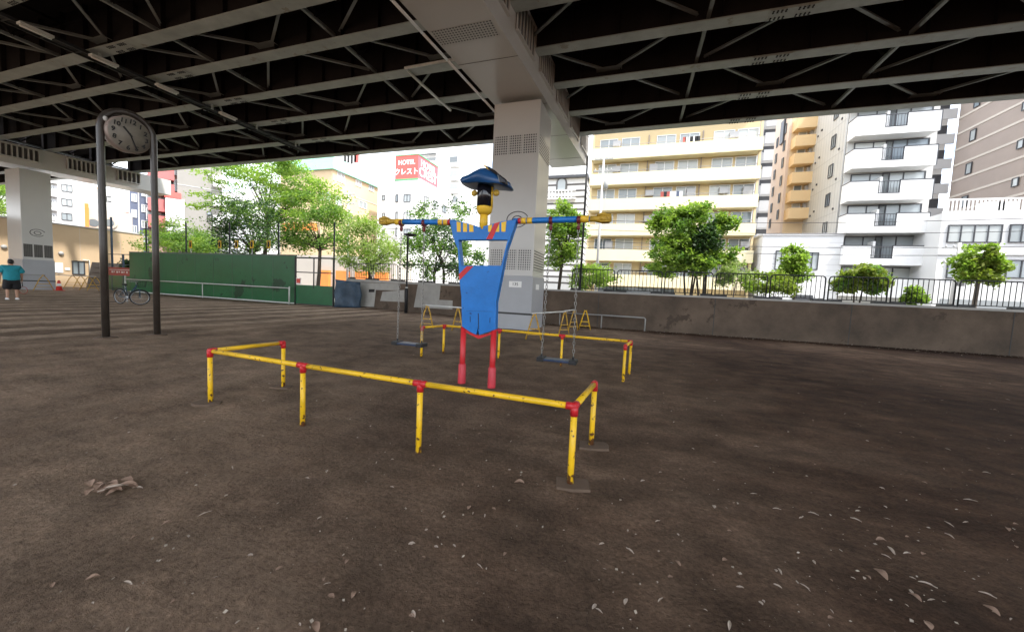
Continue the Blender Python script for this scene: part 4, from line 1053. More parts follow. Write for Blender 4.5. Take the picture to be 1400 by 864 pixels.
# white apartment block with notched balconies
Y=42.; xa=X_(1152,260,Y); xb=X_(1272,260,Y); yb_=52.
t=thing('apartment_block','white apartment block with five notched balconies edged in black','building',((xa+xb)/2,Y+5,0))
zz=[Z_(1165-3.9*i,187+43.6*i,Y-1.3) for i in range(5)]; pit=(zz[0]-zz[4])/4
HT=zz[0]+2.6*pit
MB().box(xa,xb,Y,yb_,-.2,HT).build('wall','tile_white',t)
bl=X_(1163,240,Y-1.3); br=X_(1279,220,Y-1.3)
for i in range(7):
    z=zz[0]+pit-i*pit
    if z<1: continue
    W=br-bl; n0=bl+W*.35; n1=bl+W*.62; hB=1.62
    b=MB().box(bl,n0,Y-1.4,Y-1.28,z,z+hB).box(n1,br,Y-1.4,Y-1.28,z,z+hB).box(n0,n1,Y-1.4,Y-1.28,z,z+.55)
    b.box(bl,bl+.12,Y-1.28,Y-.001,z,z+hB).box(br-.12,br,Y-1.28,Y-.9,z,z+hB).box(bl+.12,br-.12,Y-1.28,Y-.001,z,z+.15)
    bal=b.build('balcony','white_paint',t)
    c=MB().box(bl-.03,n0+.03,Y-1.43,Y-1.25,z+hB+.001,z+hB+.07).box(n1-.03,br+.03,Y-1.43,Y-1.25,z+hB+.001,z+hB+.07).box(bl-.03,bl+.13,Y-1.25,Y-.001,z+hB+.001,z+hB+.07)
    c.box(n0,n0+.06,Y-1.38,Y-1.3,z+.55,z+hB).box(n1-.06,n1,Y-1.38,Y-1.3,z+.55,z+hB).box(n0,n1,Y-1.41,Y-1.3,z+.55,z+.62).box(br+.001,br+.05,Y-1.43,Y-1.35,z,z+hB)
    for k in range(1,7): x=n0+(n1-n0)*k/7; c.box(x-.012,x+.012,Y-1.36,Y-1.34,z+.6,z+hB-.02)
    c.box(n0,n1,Y-1.38,Y-1.32,z+hB-.06,z+hB); c.build('balcony_trim','frame_dark',bal)
    rl=ROOT[t.name].translation
    window(t,Vector((bl+W*.10,Y,z+.3))-rl,(1,0),2.8,2.35,frame='frame_dark')
    window(t,Vector((bl+W*.50,Y,z+.3))-rl,(1,0),3.0,2.4,frame='frame_dark')
    MB().box(bl+W*.41,bl+W*.44,Y-.9,Y-.05,z+.2,z+2.1).build('divider','white_paint',t)
    MB().box(br-1.0,br-.4,Y-.5,Y-.1,z+.16,z+.8).build('air_conditioner','grey_white',t)
# its side face: small windows, seams, vents
for i in range(7):
    z=zz[0]+pit*.9-i*pit
    if z<1.5: continue
    win_side(t,xa,44.6,z+1.3,.8,1.25,-1,frame='frame_dark',mull=1)
    b=MB()
    for (yy,dz) in ((43.4,.2),(47.4,.8),(48.2,.5),(50.3,1.3)): b.box(xa-.08,xa-.001,yy-.09,yy+.09,z+dz-.09,z+dz+.09)
    b.build('vent_cap','frame_dark',t)
    MB().box(xa-.012,xa-.001,Y,yb_,z-.2,z-.16).build('seam','grey_white',t)
b=MB()
for y in np.arange(Y+.3,yb_,.55): b.box(xa-.016,xa-.013,y-.02,y+.02,0,HT)
b.build('panel_groove','grey_white',t)
MB().tube((xa-.08,Y+.2,0),(xa-.08,Y+.2,HT),.06,6).build('downpipe','grey_pipe',t)

# low white house in front of the orange block
Y=41.; xa=X_(1041,350,Y); xb=X_(1153,350,Y)-.1; HT=Z_(1100,322,Y)
t=thing('low_house','low white tiled two storey house before the orange block','building',((xa+xb)/2,Y+4,0))
MB().box(xa,xb,Y,Y+8,-.2,HT).build('wall','white_wall',t); MB().box(xa-.08,xb+.05,Y-.08,Y+8,HT+.001,HT+.18).build('parapet','grey_white',t)
win_px(t,Y,1100,1119,344,369,frame='frame_dark'); win_px(t,Y,1060,1076,344,369,frame='frame_dark')
b=MB()
for z in np.arange(.6,HT,.5): b.box(xa,xb,Y-.008,Y-.001,z,z+.025)
b.build('tile_joint','grey_white',t)
MB().box(X_(1084,395,Y),X_(1112,395,Y),Y-.12,Y-.001,.15,2.3).build('garage_door','frame_dark',t)

# orange block
Y=50.; xn=X_(1074,230,Y); xe=xn+9; yf=54.6
t=thing('apartment_block','orange and salmon apartment block between the cream and white blocks','building',(xn+4,Y+5,0))
HT=Z_(1078,140,Y)+6
MB().box(xn,xe,Y,yf,-.2,HT).build('wall','salmon_wall',t)
MB().box(xn+.25,xe,Y-.02,Y-.001,0,HT).build('front_wall','peach_wall',t)
for i,py in enumerate((183,206.5,230,255,279,302)):
    z=Z_(1075,py,Y); 
    MB().box(xn+.3,xe,Y-1.3,Y-.021,z,z+1.15).build('balcony','orange_wall',t)
    rl=ROOT[t.name].translation
    window(t,Vector((xn+.9,Y-.021,z+1.2))-rl,(1,0),.8,1.2,frame='window_frame',mull=0)
    MB().box(xn+1.9,xn+2.6,Y-.45,Y-.022,z+1.3,z+1.9).build('air_conditioner','grey_white',t)
    win_side(t,xn,51.0,z+.9,.5,1.1,-1,frame='frame_dark',mull=0); win_side(t,xn,53.4,z+.3,.5,1.1,-1,frame='frame_dark',mull=0)
z=Z_(1068,182,Y); MB().box(xn-.2,xn-.001,51.2,52.2,z-.6,z+2.0).build('dark_sign','frame_dark',t)
# grey block far behind
Y=80.; xa=X_(1036,200,Y); xb=X_(1068,200,Y)
t=thing('apartment_block','pale grey gallery block far behind, in the gap beside the cream block','building',((xa+xb)/2,Y+5,0))
MB().box(xa,xb,Y,Y+10,-.2,44).build('wall','grey_white',t)
for z in np.arange(3,43,3.0):
    MB().box(xa+.8,xb,Y-1.2,Y-1.0,z,z+1.9).build('gallery','grey_white',t); MB().box(xa+.8,xb,Y-.05,Y-.001,z+1.9,z+2.9).build('opening','frame_dark',t)
# brown striped tower on the right
X=36.5; y0_,y1_=45.,61.
t=thing('brown_tower','brown tiled tower with pale slanting bands on the right edge','building',(X+6,53,0))
MB().box(X,X+14,y0_,y1_,-.2,46).build('wall','brown_tile',t)
for i,z in enumerate(np.arange(2,45,1.9)): MB().box(X-.06,X-.001,y0_,y1_,z,z+.24).build('band','stripe_pale',t)
for z in np.arange(6.8,44,3.8):
    win_side(t,X-.05,58.5,z,.8,1.3,-1,frame='frame_dark',mull=0); win_side(t,X-.05,52.5,z+.5,.7,.9,-1,frame='frame_dark',mull=0); win_side(t,X-.05,48.0,z,.8,1.3,-1,frame='frame_dark',mull=0)
# white stair tower between white block and brown tower
Y=62.; xa=X_(1268,240,Y); xb=X_(1287,240,Y)
t=thing('stair_tower','white stair tower seen between the white block and the brown tower','building',((xa+xb)/2,Y+3,0))
MB().box(xa,xb,Y,Y+6,-.2,46).build('wall','white_wall',t)
for z in np.arange(4,45,3): MB().box(xb-2.2,xb+.2,Y-1.1,Y-.9,z,z+1.2).build('landing','pink_wall' if False else 'grey_white',t); MB().box(xb-2.2,xb,Y-.06,Y-.001,z+1.2,z+2.6).build('opening','frame_dark',t)
# low white office on the right
Y=39.; xa=X_(1283,340,Y); xb=xa+26; HT=Z_(1340,291,Y)
t=thing('low_office','white low office with long dark framed windows and roof railing, far right','building',((xa+xb)/2,Y+4,0))
MB().box(xa,xb,Y,Y+6,-.2,HT).build('wall','white_wall',t)
MB().box(xa-1.3,xa-.01,Y+3.2,Y+6,-.2,HT-.6).build('side_wing','grey_white',t)
b=MB().box(xa,xb,Y+.05,Y+.12,HT+.001,HT+.16).box(xa,xb,Y+.05,Y+.12,HT+1.0,HT+1.12)
for x in np.arange(xa+.05,xb,.24): b.box(x,x+.1,Y+.06,Y+.11,HT+.16,HT+1.0)
b.build('roof_railing','white_paint',t)
for (a_,b__) in ((1294,1370),(1378,1450)): win_px(t,Y,a_,b__,308,332,frame='frame_dark',mull=3)
for (a_,b__) in ((1293,1345),(1373,1440)): win_px(t,Y,a_,b__,357,381,frame='frame_dark',mull=2)
MB().box(xa,xb,Y-.1,Y-.001,Z_(1340,349,Y),Z_(1340,344,Y)).build('ledge','white_paint',t)
MB().box(xa+.5,xb,Y-.06,Y-.001,.2,2.4).build('shop_front','glass_dark',t)
for px in (1358,1373): 
    x=X_(px,283,Y+1); MB().box(x-.6,x+.6,Y+.8,Y+1.6,HT,HT+1.0).build('roof_unit','white_paint',t)

# striped classical building between pier and cream block
Y=58.; xa=X_(735,300,Y); xb=X_(799,300,Y); HT=Z_(770,240,Y)
t=thing('striped_building','white and dark striped building with an arched window beside the pier','building',((xa+xb)/2,Y+4,0))
MB().box(xa,xb,Y,Y+9,-.2,HT).build('wall','white_wall',t)
b=MB(); z=HT-1.6
while z>2: b.box(xa,xb,Y-.02,Y-.001,z,z+.28).box(xb+.001,xb+.02,Y,Y+9,z,z+.28); z-=.95
b.build('dark_band','panel_dark',t)
MB().box(xa-.3,xb+.3,Y-.5,Y+9,HT-.5,HT-.1).build('cornice','frame_dark',t)
MB().box(xa+1,xb-2,Y-.3,Y+6,HT-.099,HT+1.2).build('attic','white_wall',t)
cxx=X_(768,252,Y); zc_=Z_(768,253,Y)
pts=[(cxx-.85,Y-.12,zc_-1.1),(cxx+.85,Y-.12,zc_-1.1)]+[(cxx+.85*math.cos(a),Y-.12,zc_+.3+.85*math.sin(a)) for a in np.linspace(0,PI,9)]
aw=MB().poly(pts,(0,.119,0)).build('arched_window','panel_dark',t)
pts=[(cxx-.6,Y-.16,zc_-.95),(cxx+.6,Y-.16,zc_-.95)]+[(cxx+.6*math.cos(a),Y-.16,zc_+.3+.6*math.sin(a)) for a in np.linspace(0,PI,9)]
MB().poly(pts,(0,.038,0)).build('pane','glass_pale',aw)
b=MB(); zz_=Z_(768,262,Y)
b.box(xa+.6,xb-1.5,Y-.7,Y-.5,zz_-.1,zz_+.05)
for x in np.arange(xa+.8,xb-1.7,.5): b.lathe([(.07,zz_-1.1),(.13,zz_-.75),(.06,zz_-.4),(.1,zz_-.1)],(x,Y-.6,0),6)
b.box(xa+.6,xb-1.5,Y-.7,Y-.001,zz_-1.3,zz_-1.1); b.build('balustrade','white_paint',t)

# peach building with green roof
Y=45.; xn=X_(455,240,Y); xw=X_(424,240,Y)-6; yf=57.; zr=gx(456,232,xn).z
t=thing('peach_building','peach building with a green mansard roof behind the spreading tree','building',((xn+xw)/2,51,0))
MB().box(xw,xn,Y,yf,-.2,zr).build('wall','peach_wall',t)
zt_=gx(458,219,xn-.8).z
o=.35; h_=zt_-zr+.4
vs=[(xw-o,Y-o,zr+.001),(xn+o,Y-o,zr+.001),(xn+o,yf+o,zr+.001),(xw-o,yf+o,zr+.001),(xw+.5,Y+.7,zr+h_),(xn-.7,Y+.7,zr+h_),(xn-.7,yf-.7,zr+h_),(xw+.5,yf-.7,zr+h_)]
b=MB(); b.add(vs,[(3,2,1,0),(4,5,6,7),(0,1,5,4),(1,2,6,5),(2,3,7,6),(3,0,4,7)]); b.build('roof','green_roof',t)
for (px,py,w,h) in ((466,243,1.5,1.5),(490,251,1.3,1.0),(507.5,257.5,1.3,1.0),(496,280.5,1.8,1.1)):
    c=gx(px,py,xn); win_side(t,xn,c.y,c.z,w,h,1,frame='window_frame')
c=gx(441,268,xn); win_side(t,xn,Y+1.2,c.z,1.2,1.4,1)
MB().box(xn+.001,xn+.05,Y,yf,zr-3.0,zr-2.8).build('ledge','stripe_pale',t)
for px in (441,450): win_px(t,Y,px-4,px+2,262,275)
win_px(t,Y,434,440,265,275)
# shop with orange front seen through the trees
Y=40.; xa=X_(392,330,Y); xb=X_(540,350,Y)
t=thing('shop_row','low shop with orange fascia and shutters seen through the trees','shop',((xa+xb)/2,Y+2,0))
MB().box(xa,xb,Y,Y+4,-.2,5.0).build('wall','stripe_pale',t)
MB().box(xa-.2,xa+5.5,Y-.5,Y-.001,Z_(405,316,Y),Z_(405,306,Y)).build('fascia','orange_sheet',t)
for x in np.arange(xa+6,xb-2,3.1): MB().box(x,x+1.9,Y-.4,Y-.001,.2,3.0).build('shutter','orange_sheet',t)
# white hotel building and its roof sign
Y=52.; xn=X_(573,300,Y); xw=X_(519,300,Y)-.5; HT=Z_(545,246,Y)
t=thing('hotel_building','white building carrying the red roof sign','building',((xn+xw)/2,Y+5,0))
MB().box(xw,xn,Y,Y+11,-.2,HT).build('wall','white_wall',t)
MB().box(X_(551,262,Y),xn-.2,Y-1.2,Y-.001,0,HT-1.2).build('stair_block','white_wall',t)
for py in (271,295,318):
    win_px(t,Y-1.2,541.5 if False else 552.5,561,py-5.5,py+5.5,frame='frame_dark'); win_px(t,Y,541,547,py-5.5,py+5.5,frame='frame_dark')
    for yy in (54,57,60): win_side(t,xn,yy,Z_(560,py,Y),1.4,1.3,1,frame='frame_dark')
    win_px(t,Y,523,526,py-3,py+3,frame='frame_dark',mull=0)
sx0=X_(540.5,228,Y); sx1=X_(571.5,228,Y); sz0=Z_(556,244.5,Y); sz1=Z_(556,213,Y)
sd_=thing('roof_sign','red boxed roof sign with white hotel lettering above the white building','sign',((sx0+sx1)/2,Y+3,sz0))
bx=MB().box(sx0,sx1,Y,Y+6.2,sz0,sz1).build('sign_box','sign_red',sd_)
MB().box(sx1+.001,sx1+.02,Y,Y+6.2,sz0,sz1).build('side_face','sign_pink',sd_)
MB().box(sx0-.05,sx1+.1,Y-.05,Y+6.25,sz0-.25,sz0-.001).box(sx0-.05,sx1+.1,Y-.05,Y+6.25,sz1+.001,sz1+.15).build('sign_trim','sign_green',sd_)
W=sx1-sx0; H=sz1-sz0
for (s,sz,zf) in (('HOTEL',W*.235,.70),('クレスト',W*.265,.29)):
    tb=text_mb(s,sz,basis((sx0+W*.5,Y-.01,sz0+H*zf),(1,0,0),(0,0,1),(0,-1,0)),.02,.018*W/3); tb.build('lettering','sign_white',sd_)
for (s,sz,zf) in (('HOTEL',1.5,.72),('CREST',1.95,.32)):
    tb=text_mb(s,sz,basis((sx1+.03,Y+3.1,sz0+H*zf),(0,1,0),(0,0,1),(1,0,0)),.02,.03); tb.build('lettering','sign_white',sd_)
b=MB()
for x in (sx0+.3,sx1-.3):
    for y in (Y+.4,Y+5.6): b.box(x-.1,x+.1,y-.1,y+.1,HT-.02,sz0-.25)
b.build('support','grey_pipe',sd_)
# tall white balcony towers behind the sign
Y=85.; xa=X_(566,230,Y); xm_=X_(600,230,Y); xb=X_(612,230,Y)
t=thing('tower_block','tall white balcony tower directly behind the red roof sign','building',((xa+xm_)/2,Y+5,0))
MB().box(xa,xb,Y,Y+10,-.2,42).build('wall','white_wall',t)
MB().box(xm_,xb,Y-1.6,Y-.001,0,42.5).build('shaft','white_paint',t)
for z in np.arange(8,41,3.0):
    MB().box(xa,xm_-.02,Y-1.3,Y-1.1,z,z+1.1).build('balcony','white_paint',t); MB().box(xa+.4,xm_-.6,Y-.05,Y-.001,z+.2,z+2.3).build('balcony_door','glass_dark',t)
Y=70.; xa=X_(612,260,Y); xb=X_(640,260,Y)
t=thing('tower_block','white tower with bay windows left of the pier','building',((xa+xb)/2,Y+5,0))
MB().box(xa,xb,Y,Y+10,-.2,Z_(625,204,Y)).build('wall','white_paint',t)
for py in (222,241,258,276):
    z=Z_(622,py,Y); x=X_(622,py,Y); w=MB().box(x-.9,x+1.2,Y-.9,Y-.001,z-1.1,z+.9).build('bay_window','white_wall',t); MB().box(x-.7,x+1.0,Y-.93,Y-.901,z-.3,z+.8).build('pane','glass_dark',w)
Y=75.; xa=X_(642,260,Y); xb=X_(690,260,Y)
t=thing('tower_block','white block half hidden behind the hat of the figure','building',((xa+xb)/2,Y+5,0))
MB().box(xa,xb,Y,Y+10,-.2,Z_(656,240,Y)).build('wall','white_wall',t)
win_px(t,Y,654,662,216+30,224+34)
for py in (275,300): win_px(t,Y,652,660,py,py+10)
# billboard far back above the green roof
Y=70.; c=gy(480,217,Y); t=thing('billboard','white roof billboard with black and red lettering above the green roof','billboard',(c.x,Y,c.z-8))
a_=X_(468,215,Y); b_=X_(492,215,Y)
MB().box(a_,b_,Y,Y+.4,c.z-2.2,c.z+2.4).build('board','sign_white',t)
m_=MB()
for i in range(4): m_.box(a_+.5+i*.95,a_+1.1+i*.95,Y-.03,Y-.001,c.z-1.2+.3*(i%2),c.z+1.0)
m_.build('lettering','black_matt',t)
MB().box(b_-1.4,b_-.3,Y-.03,Y-.001,c.z-1,c.z+1.6).build('red_mark','sign_red',t)
MB().box(a_+.5,a_+.8,Y+.4,Y+.7,0,c.z-2).box(b_-.8,b_-.5,Y+.4,Y+.7,0,c.z-2).build('legs','grey_pipe',t)
# blocks on the left, their fronts turned towards the park
class Facing:
    def __init__(self,name,label,px0,px1,D,py_top,m,depth=5,py=300):
        v=RM@_ray((px0+px1)/2,py); u=Vector((v[0],v[1],0)).normalized(); self.u=u; self.P=Vector((0,0,0))+u*D; self.P.z=0
        self.t=thing(name,label,'building',self.P,math.atan2(-u.x,u.y)); self.M=ROOT[self.t.name]; self.iv=self.M.inverted(); self.D=D
        a=self.at(px0,py); b=self.at(px1,py); self.x0,self.x1=a.x,b.x; self.h=self.at((px0+px1)/2,py_top).z
        MB().box(a.x,b.x,0,depth,-.2,self.h,self.M).build('wall',m,self.t)
    def at(self,px,py):
        v=Vector(RM@_ray(px,py)); k=(self.P-Vector(CAMP)).dot(self.u)/v.dot(self.u); return self.iv@(Vector(CAMP)+v*k)
    def win(self,px0,px1,py0,py1,**k):
        a=self.at((px0+px1)/2,py1); l=self.at(px0,(py0+py1)/2).x; r=self.at(px1,(py0+py1)/2).x; top=self.at((px0+px1)/2,py0).z
        w=max(.5,round((r-l)*5)/5); h=max(.5,round((top-a.z)*5)/5); window(self.t,Vector(((l+r)/2-w/2,0,a.z)),(1,0),w,h,**k)
    def box(self,name,m,x0,x1,y0,y1,z0,z1): return MB().box(x0,x1,y0,y1,z0,z1,self.M).build(name,m,self.t)
B=Facing('blank_block','pale grey block with a blank wall behind the round bush',243,304,66,190,'warm_grey')
for py in (256,284): 
    z=B.at(270,py).z; B.box('seam','grey_white',B.x0,B.x1,-.03,-.001,z-.08,z)
for py in (238,265,292): B.win(284,288,py-2.5,py+2.5,frame='frame_dark',mull=0)
for py in (250,277,304): z=B.at(294,py).z; B.box('balcony','white_paint',B.at(291,py).x,B.x1+.5,-1.1,-.001,z-.6,z+.8)
B=Facing('pink_block','block with pink balconies and white rails behind the clock post',203,243,68,190,'pink_recess')
for py in (226,248,270,292,314):
    z=B.at(228,py).z
    MB().box(B.x0,B.x1-.3,-1.4,-1.2,z,z+1.55,B.M).box(B.x0,B.x1-.3,-1.2,-.001,z,z+.15,B.M).build('balcony','pink_wall',B.t)
    for px in (209,219,227,236): window(B.t,Vector((B.at(px,py).x-.6,0,z+1.0)),(1,0),1.4,1.5,frame='window_frame')
q=B.at(239,300); sg=thing('shop_sign','white and red projecting sign before the pink balconies','sign',B.M@Vector((q.x,-1.9,q.z)))
z0_,z1_,z2_=B.at(239,318).z,B.at(239,275).z,B.at(239,267).z
MB().box(q.x-.9,q.x+.9,-2.2,-1.9,z0_,z1_,B.M).build('panel','sign_white',sg); MB().box(q.x-1.0,q.x+.6,-2.3,-1.85,z1_+.02,z2_,B.M).build('cap','sign_red',sg)
m_=MB()
for i in range(4): zq=z1_-1.1-i*(z1_-z0_)*.22; m_.box(q.x-.5,q.x+.5,-2.24,-2.201,zq-.7,zq,B.M)
m_.build('lettering','grey_pipe',sg)
B=Facing('slate_block','slate blue block with white framed windows between clock posts',178,206,70,241,'slate_blue')
z=B.at(190,320).z; B.box('downpipe','white_pipe',B.at(189,290).x,B.at(190.6,290).x,-.12,-.001,0,B.at(190,256).z)
for i in range(4):
    py=264+i*21.5; B.win(194,201.5,py-5,py+5); B.win(181,186,py+1,py+12)
B=Facing('white_block','white block with small windows seen under the far pier beam',60,129,82,190,'white_wall')
for py in (258,277.5,297): B.win(84.5,98.5,py-4.5,py+4.5,frame='frame_dark'); B.win(70,74,py-4,py+4)
for py in (250,268,287): z=B.at(76,py).z; B.box('ledge','grey_white',B.x0,B.at(78,py).x,-.5,-.001,z-.2,z)
B=Facing('pale_block','low pale block with a stepped roof left of the slate block',128,180,84,262,'white_wall')
B.win(134,140,268,276,frame='frame_dark'); B.win(146,152,268,276,frame='frame_dark'); z=B.at(140,262).z; B.box('roof_room','peach_wall',B.at(131,262).x,B.at(142,262).x,.5,3,z+.001,B.at(136,256).z)
B=Facing('porthole_house','low cream house with an orange pillar and round windows behind the tan wall',118,181,60,288,'stripe_pale')
B.box('pillar','orange_sheet',B.x0-.1,B.at(122,300).x,-.3,-.001,0,B.h+.4)
for px in (128,149):
    c=B.at(px,305); R1=.62
    pts=[B.M@Vector((c.x+R1*math.cos(a),-.14,c.z+R1*math.sin(a))) for a in np.linspace(0,2*PI,18,endpoint=False)]
    w=MB().poly(pts,B.u*.139).build('round_window','salmon_wall',B.t); pts=[B.M@Vector((c.x+.4*math.cos(a),-.18,c.z+.4*math.sin(a))) for a in np.linspace(0,2*PI,18,endpoint=False)]
    MB().poly(pts,B.u*.038).build('pane','glass_dark',w)
c=gy(168.5,300,33); sg=thing('street_sign','red and white vertical street sign above the tan wall','sign',(c.x,33,0))
MB().box(c.x-.75,c.x+.75,33,33.2,Z_(168,320,33),Z_(168,285,33)).build('panel','sign_white',sg); MB().box(c.x-.8,c.x+.8,32.95,33.25,Z_(168,297,33),Z_(168,290,33)).build('red_band','sign_red',sg)
m_=MB()
for i in range(3): zq=Z_(168,302+i*6,33); m_.box(c.x-.4,c.x+.4,32.97,32.999,zq-.5,zq-.3).box(c.x-.1,c.x+.12,32.97,32.999,zq-.8,zq+.1)
m_.build('lettering','black_matt',sg); MB().tube((c.x,33.1,0),(c.x,33.1,Z_(168,320,33)),.08,6).build('post','grey_pipe',sg)
Y=60.; t=thing('white_block','pale block at the far left edge behind the tree','building',(X_(0,240,Y),Y+4,0))
MB().box(X_(-60,240,Y),X_(13,240,Y),Y,Y+8,-.2,34).build('wall','white_wall',t)
win_px(t,Y,1,4,238,246,frame='frame_dark',mull=0)
# background row so that no gap opens onto an empty horizon
for (px0,px1,Y,py,m_,lab) in ((300,345,60,262,'white_wall','white block behind the spreading tree'),(345,430,66,250,'grey_white','pale grey block deep behind the spreading tree'),(700,760,80,262,'grey_white','distant pale block behind the near pier')):
    xa=X_(px0,280,Y); xb=X_(px1,280,Y); t=thing('far_block',lab,'building',((xa+xb)/2,Y+5,0)); MB().box(xa,xb,Y,Y+9,-.2,Z_((px0+px1)/2,py,Y)).build('wall',m_,t)
    for i in range(4):
        for k in range(3): 
            rl=ROOT[t.name].translation; window(t,Vector((xa+(xb-xa)*(.12+.3*k),Y,3+i*3.2))-rl,(1,0),1.6,1.3)

# ------------------------------------------------------------------ street furniture behind the wall
def pole(px,py_top,Y,lab,r=.16,m='pole_concrete'):
    c=gy(px,py_top,Y); t=thing('utility_pole',lab,'utility pole',(c.x,Y,0))
    MB().lathe([(r,0),(r*.62,c.z)],(c.x,Y,0),10).build('pole',m,t)
    b=MB()
    for z in (c.z-.4,c.z-1.5): b.box(c.x-.9,c.x+.9,Y-.06,Y+.06,z-.05,z+.05)
    for z in (c.z-.4,c.z-1.5):
        for dx in (-.75,-.3,.3,.75): b.lathe([(.05,z+.05),(.07,z+.12),(.03,z+.22)],(c.x+dx,Y,0),6)
    b.build('crossarm','grey_pipe',t)
    MB().lathe([(.2,c.z-3.2),(.22,c.z-2.5),(.12,c.z-2.4)],(c.x+.35,Y,0),10).build('transformer','grey_pipe',t)
    return c
p1=pole(826,212,37.,'concrete utility pole before the left end of the cream block')
p2=pole(1312,332,36.6,'pale utility pole before the white office on the right')
p3=pole(477,262,36.5,'utility pole before the peach building')
p4=Vector((70,37,9)); p0=Vector((-90,37,9))
def cable(a,b,sag,lab,r=.022):
    a=Vector(a);b=Vector(b);pts=[a.lerp(b,i/14)-Vector((0,0,sag*4*(i/14)*(1-i/14))) for i in range(15)]
    tag(MB().path(pts,r,4).build('power_cable','cable_black',loc=(a+b)/2),lab,'cable','power cables over the street')
for i,(dz,lab) in enumerate(((0,'topmost'),(-.9,'second'),(-2.0,'third'),(-2.6,'lowest'))):
    z=8.6+dz
    cable((p1.x,37,z),(30,36.7,z-.2),.35,lab+' power cable from the cream block pole to the right')
    cable((p3.x,36.5,z+.6),(p1.x,37,z),.4,lab+' power cable between the peach building and the cream block')
    cable((-95,36,z+2.5),(p3.x,36.5,z+.6),.6,lab+' power cable past the buildings on the left')
b=MB()

# ------------------------------------------------------------------ trees
rng=np.random.default_rng(11)
def leaf_mesh(name, centers, sizes, m, parent, droop=.3, stuff=False, elong=1.7):
    n=len(centers); 
    d=rng.normal(size=(n,3)); d[:,2]=d[:,2]*.6-droop; d/=np.linalg.norm(d,axis=1)[:,None]
    a=rng.normal(size=(n,3)); s=np.cross(d,a); s/=np.linalg.norm(s,axis=1)[:,None]; u=np.cross(s,d)
    L_=sizes[:,None]*elong*.5; W_=sizes[:,None]*.5
    p0=centers-d*L_; p2=centers+d*L_; p1=centers+s*W_+u*W_*.35; p3=centers-s*W_+u*W_*.35
    v=np.stack([p0,p1,p2,p3],1).reshape(-1,3)
    mt=np.array(ROOT[parent.name].inverted()); v=v@mt[:3,:3].T+mt[:3,3]
    me=bpy.data.meshes.new(name); me.vertices.add(4*n); me.vertices.foreach_set('co',v.astype(np.float32).ravel())
    me.loops.add(4*n); me.loops.foreach_set('vertex_index',np.arange(4*n,dtype=np.int32))
    me.polygons.add(n); me.polygons.foreach_set('loop_start',np.arange(0,4*n,4,dtype=np.int32)); me.polygons.foreach_set('loop_total',np.full(n,4,dtype=np.int32))
    me.materials.append(M[m]); me.update(); me.validate()
    o=bpy.data.objects.new(name,me); COL.objects.link(o); o.parent=parent; ROOT[o.name]=ROOT[parent.name]
    return o
def tree(label, base, blobs, trunk_r, n_tips, per, leaf, m, bark='bark_dark', name='tree', cat='tree', stems=1, spread=.16, m2=None, fork=.45, shell=.45, flat=1.0, group=None):
    """blobs: (centre, (rx,ry,rz), weight) ellipsoids making up the crown"""
    base=Vector(base); t=thing(name,label,cat,base,0,group)
    fine=[]
    for c,r,q in blobs:
        fine.append((c,tuple(v*.84 for v in r),q*.6))
        for k in range(7):
            d=rng.normal(size=3); d/=np.linalg.norm(d); f=rng.uniform(.22,.42)
            fine.append((tuple(np.array(c)+d*np.array(r)*(1-f*.9)),tuple(v*f for v in r),q*.5*f))
    big=blobs; blobs=fine
    w=np.array([b[2] for b in blobs],float); w/=w.sum(); tips=[]
    for k in rng.choice(len(blobs),size=n_tips,p=w):
        c,r,_=blobs[k]; d=rng.normal(size=3); d/=np.linalg.norm(d); q=(shell+(1-shell)*rng.random())**.5 if rng.random()<.8 else rng.random()**.4
        q*=1+rng.normal()*.03
        tips.append(np.array(c)+d*q*np.array(r))
    tips=np.array(tips); blobs=big; cz=np.mean([b[0][2] for b in blobs]); ctr=np.mean([np.array(b[0]) for b in blobs],0)
    # limbs
    tr=MB(); top=Vector(ctr)
    forks=[]
    for s in range(stems):
        ang=2*PI*s/max(1,stems)+.7; off=Vector((math.cos(ang),math.sin(ang),0))*(.12 if stems>1 else 0)
        b0=base+off; fz=base.z+(min(b[0][2]-b[1][2]*.6 for b in blobs)-base.z)*1.0
        fz=max(base.z+.3,fz); f=Vector((base.x+(top.x-base.x)*fork+off.x*3,base.y+(top.y-base.y)*fork+off.y*3,fz))
        mid_=b0.lerp(f,.5)+Vector((rng.normal()*.06,rng.normal()*.06,0))
        rr=trunk_r/(stems**.6)
        tr.path([b0-Vector((0,0,.2)),b0+Vector((0,0,.15)),mid_,f,f.lerp(top,.5)],[rr*1.25,rr,rr*.88,rr*.74,rr*.45],8); forks.append((f,rr))
    for i in rng.choice(len(tips),size=min(len(tips),26),replace=False):
        f,rr=forks[i%len(forks)]; e=Vector(tips[i]); k=rng.random()*.6; s_=f.lerp(f.lerp(top,.5),k); m_=s_.lerp(e,.5)+Vector((0,0,.12*(e-s_).length*(rng.random()-.1)))
        tr.path([s_,m_,e],[rr*.34,rr*.2,rr*.05],5,cap=False)
    tr.build('trunk',bark,t)
    per=int(per*1.7); leaf*=.72; cen=np.repeat(tips,per,axis=0); scl=np.mean([np.mean(b[1]) for b in blobs])
    cen=cen+rng.normal(size=cen.shape)*np.array([spread,spread,spread*.7*flat])*scl
    sz=leaf*1.12*(.6+.8*rng.random(len(cen)))
    if m2:
        sel=(rng.random(len(tips))<.35).repeat(per); leaf_mesh('crown',cen[~sel],sz[~sel],m,t); leaf_mesh('crown',cen[sel],sz[sel],m2,t)
    else: leaf_mesh('crown',cen,sz,m,t)
    return t
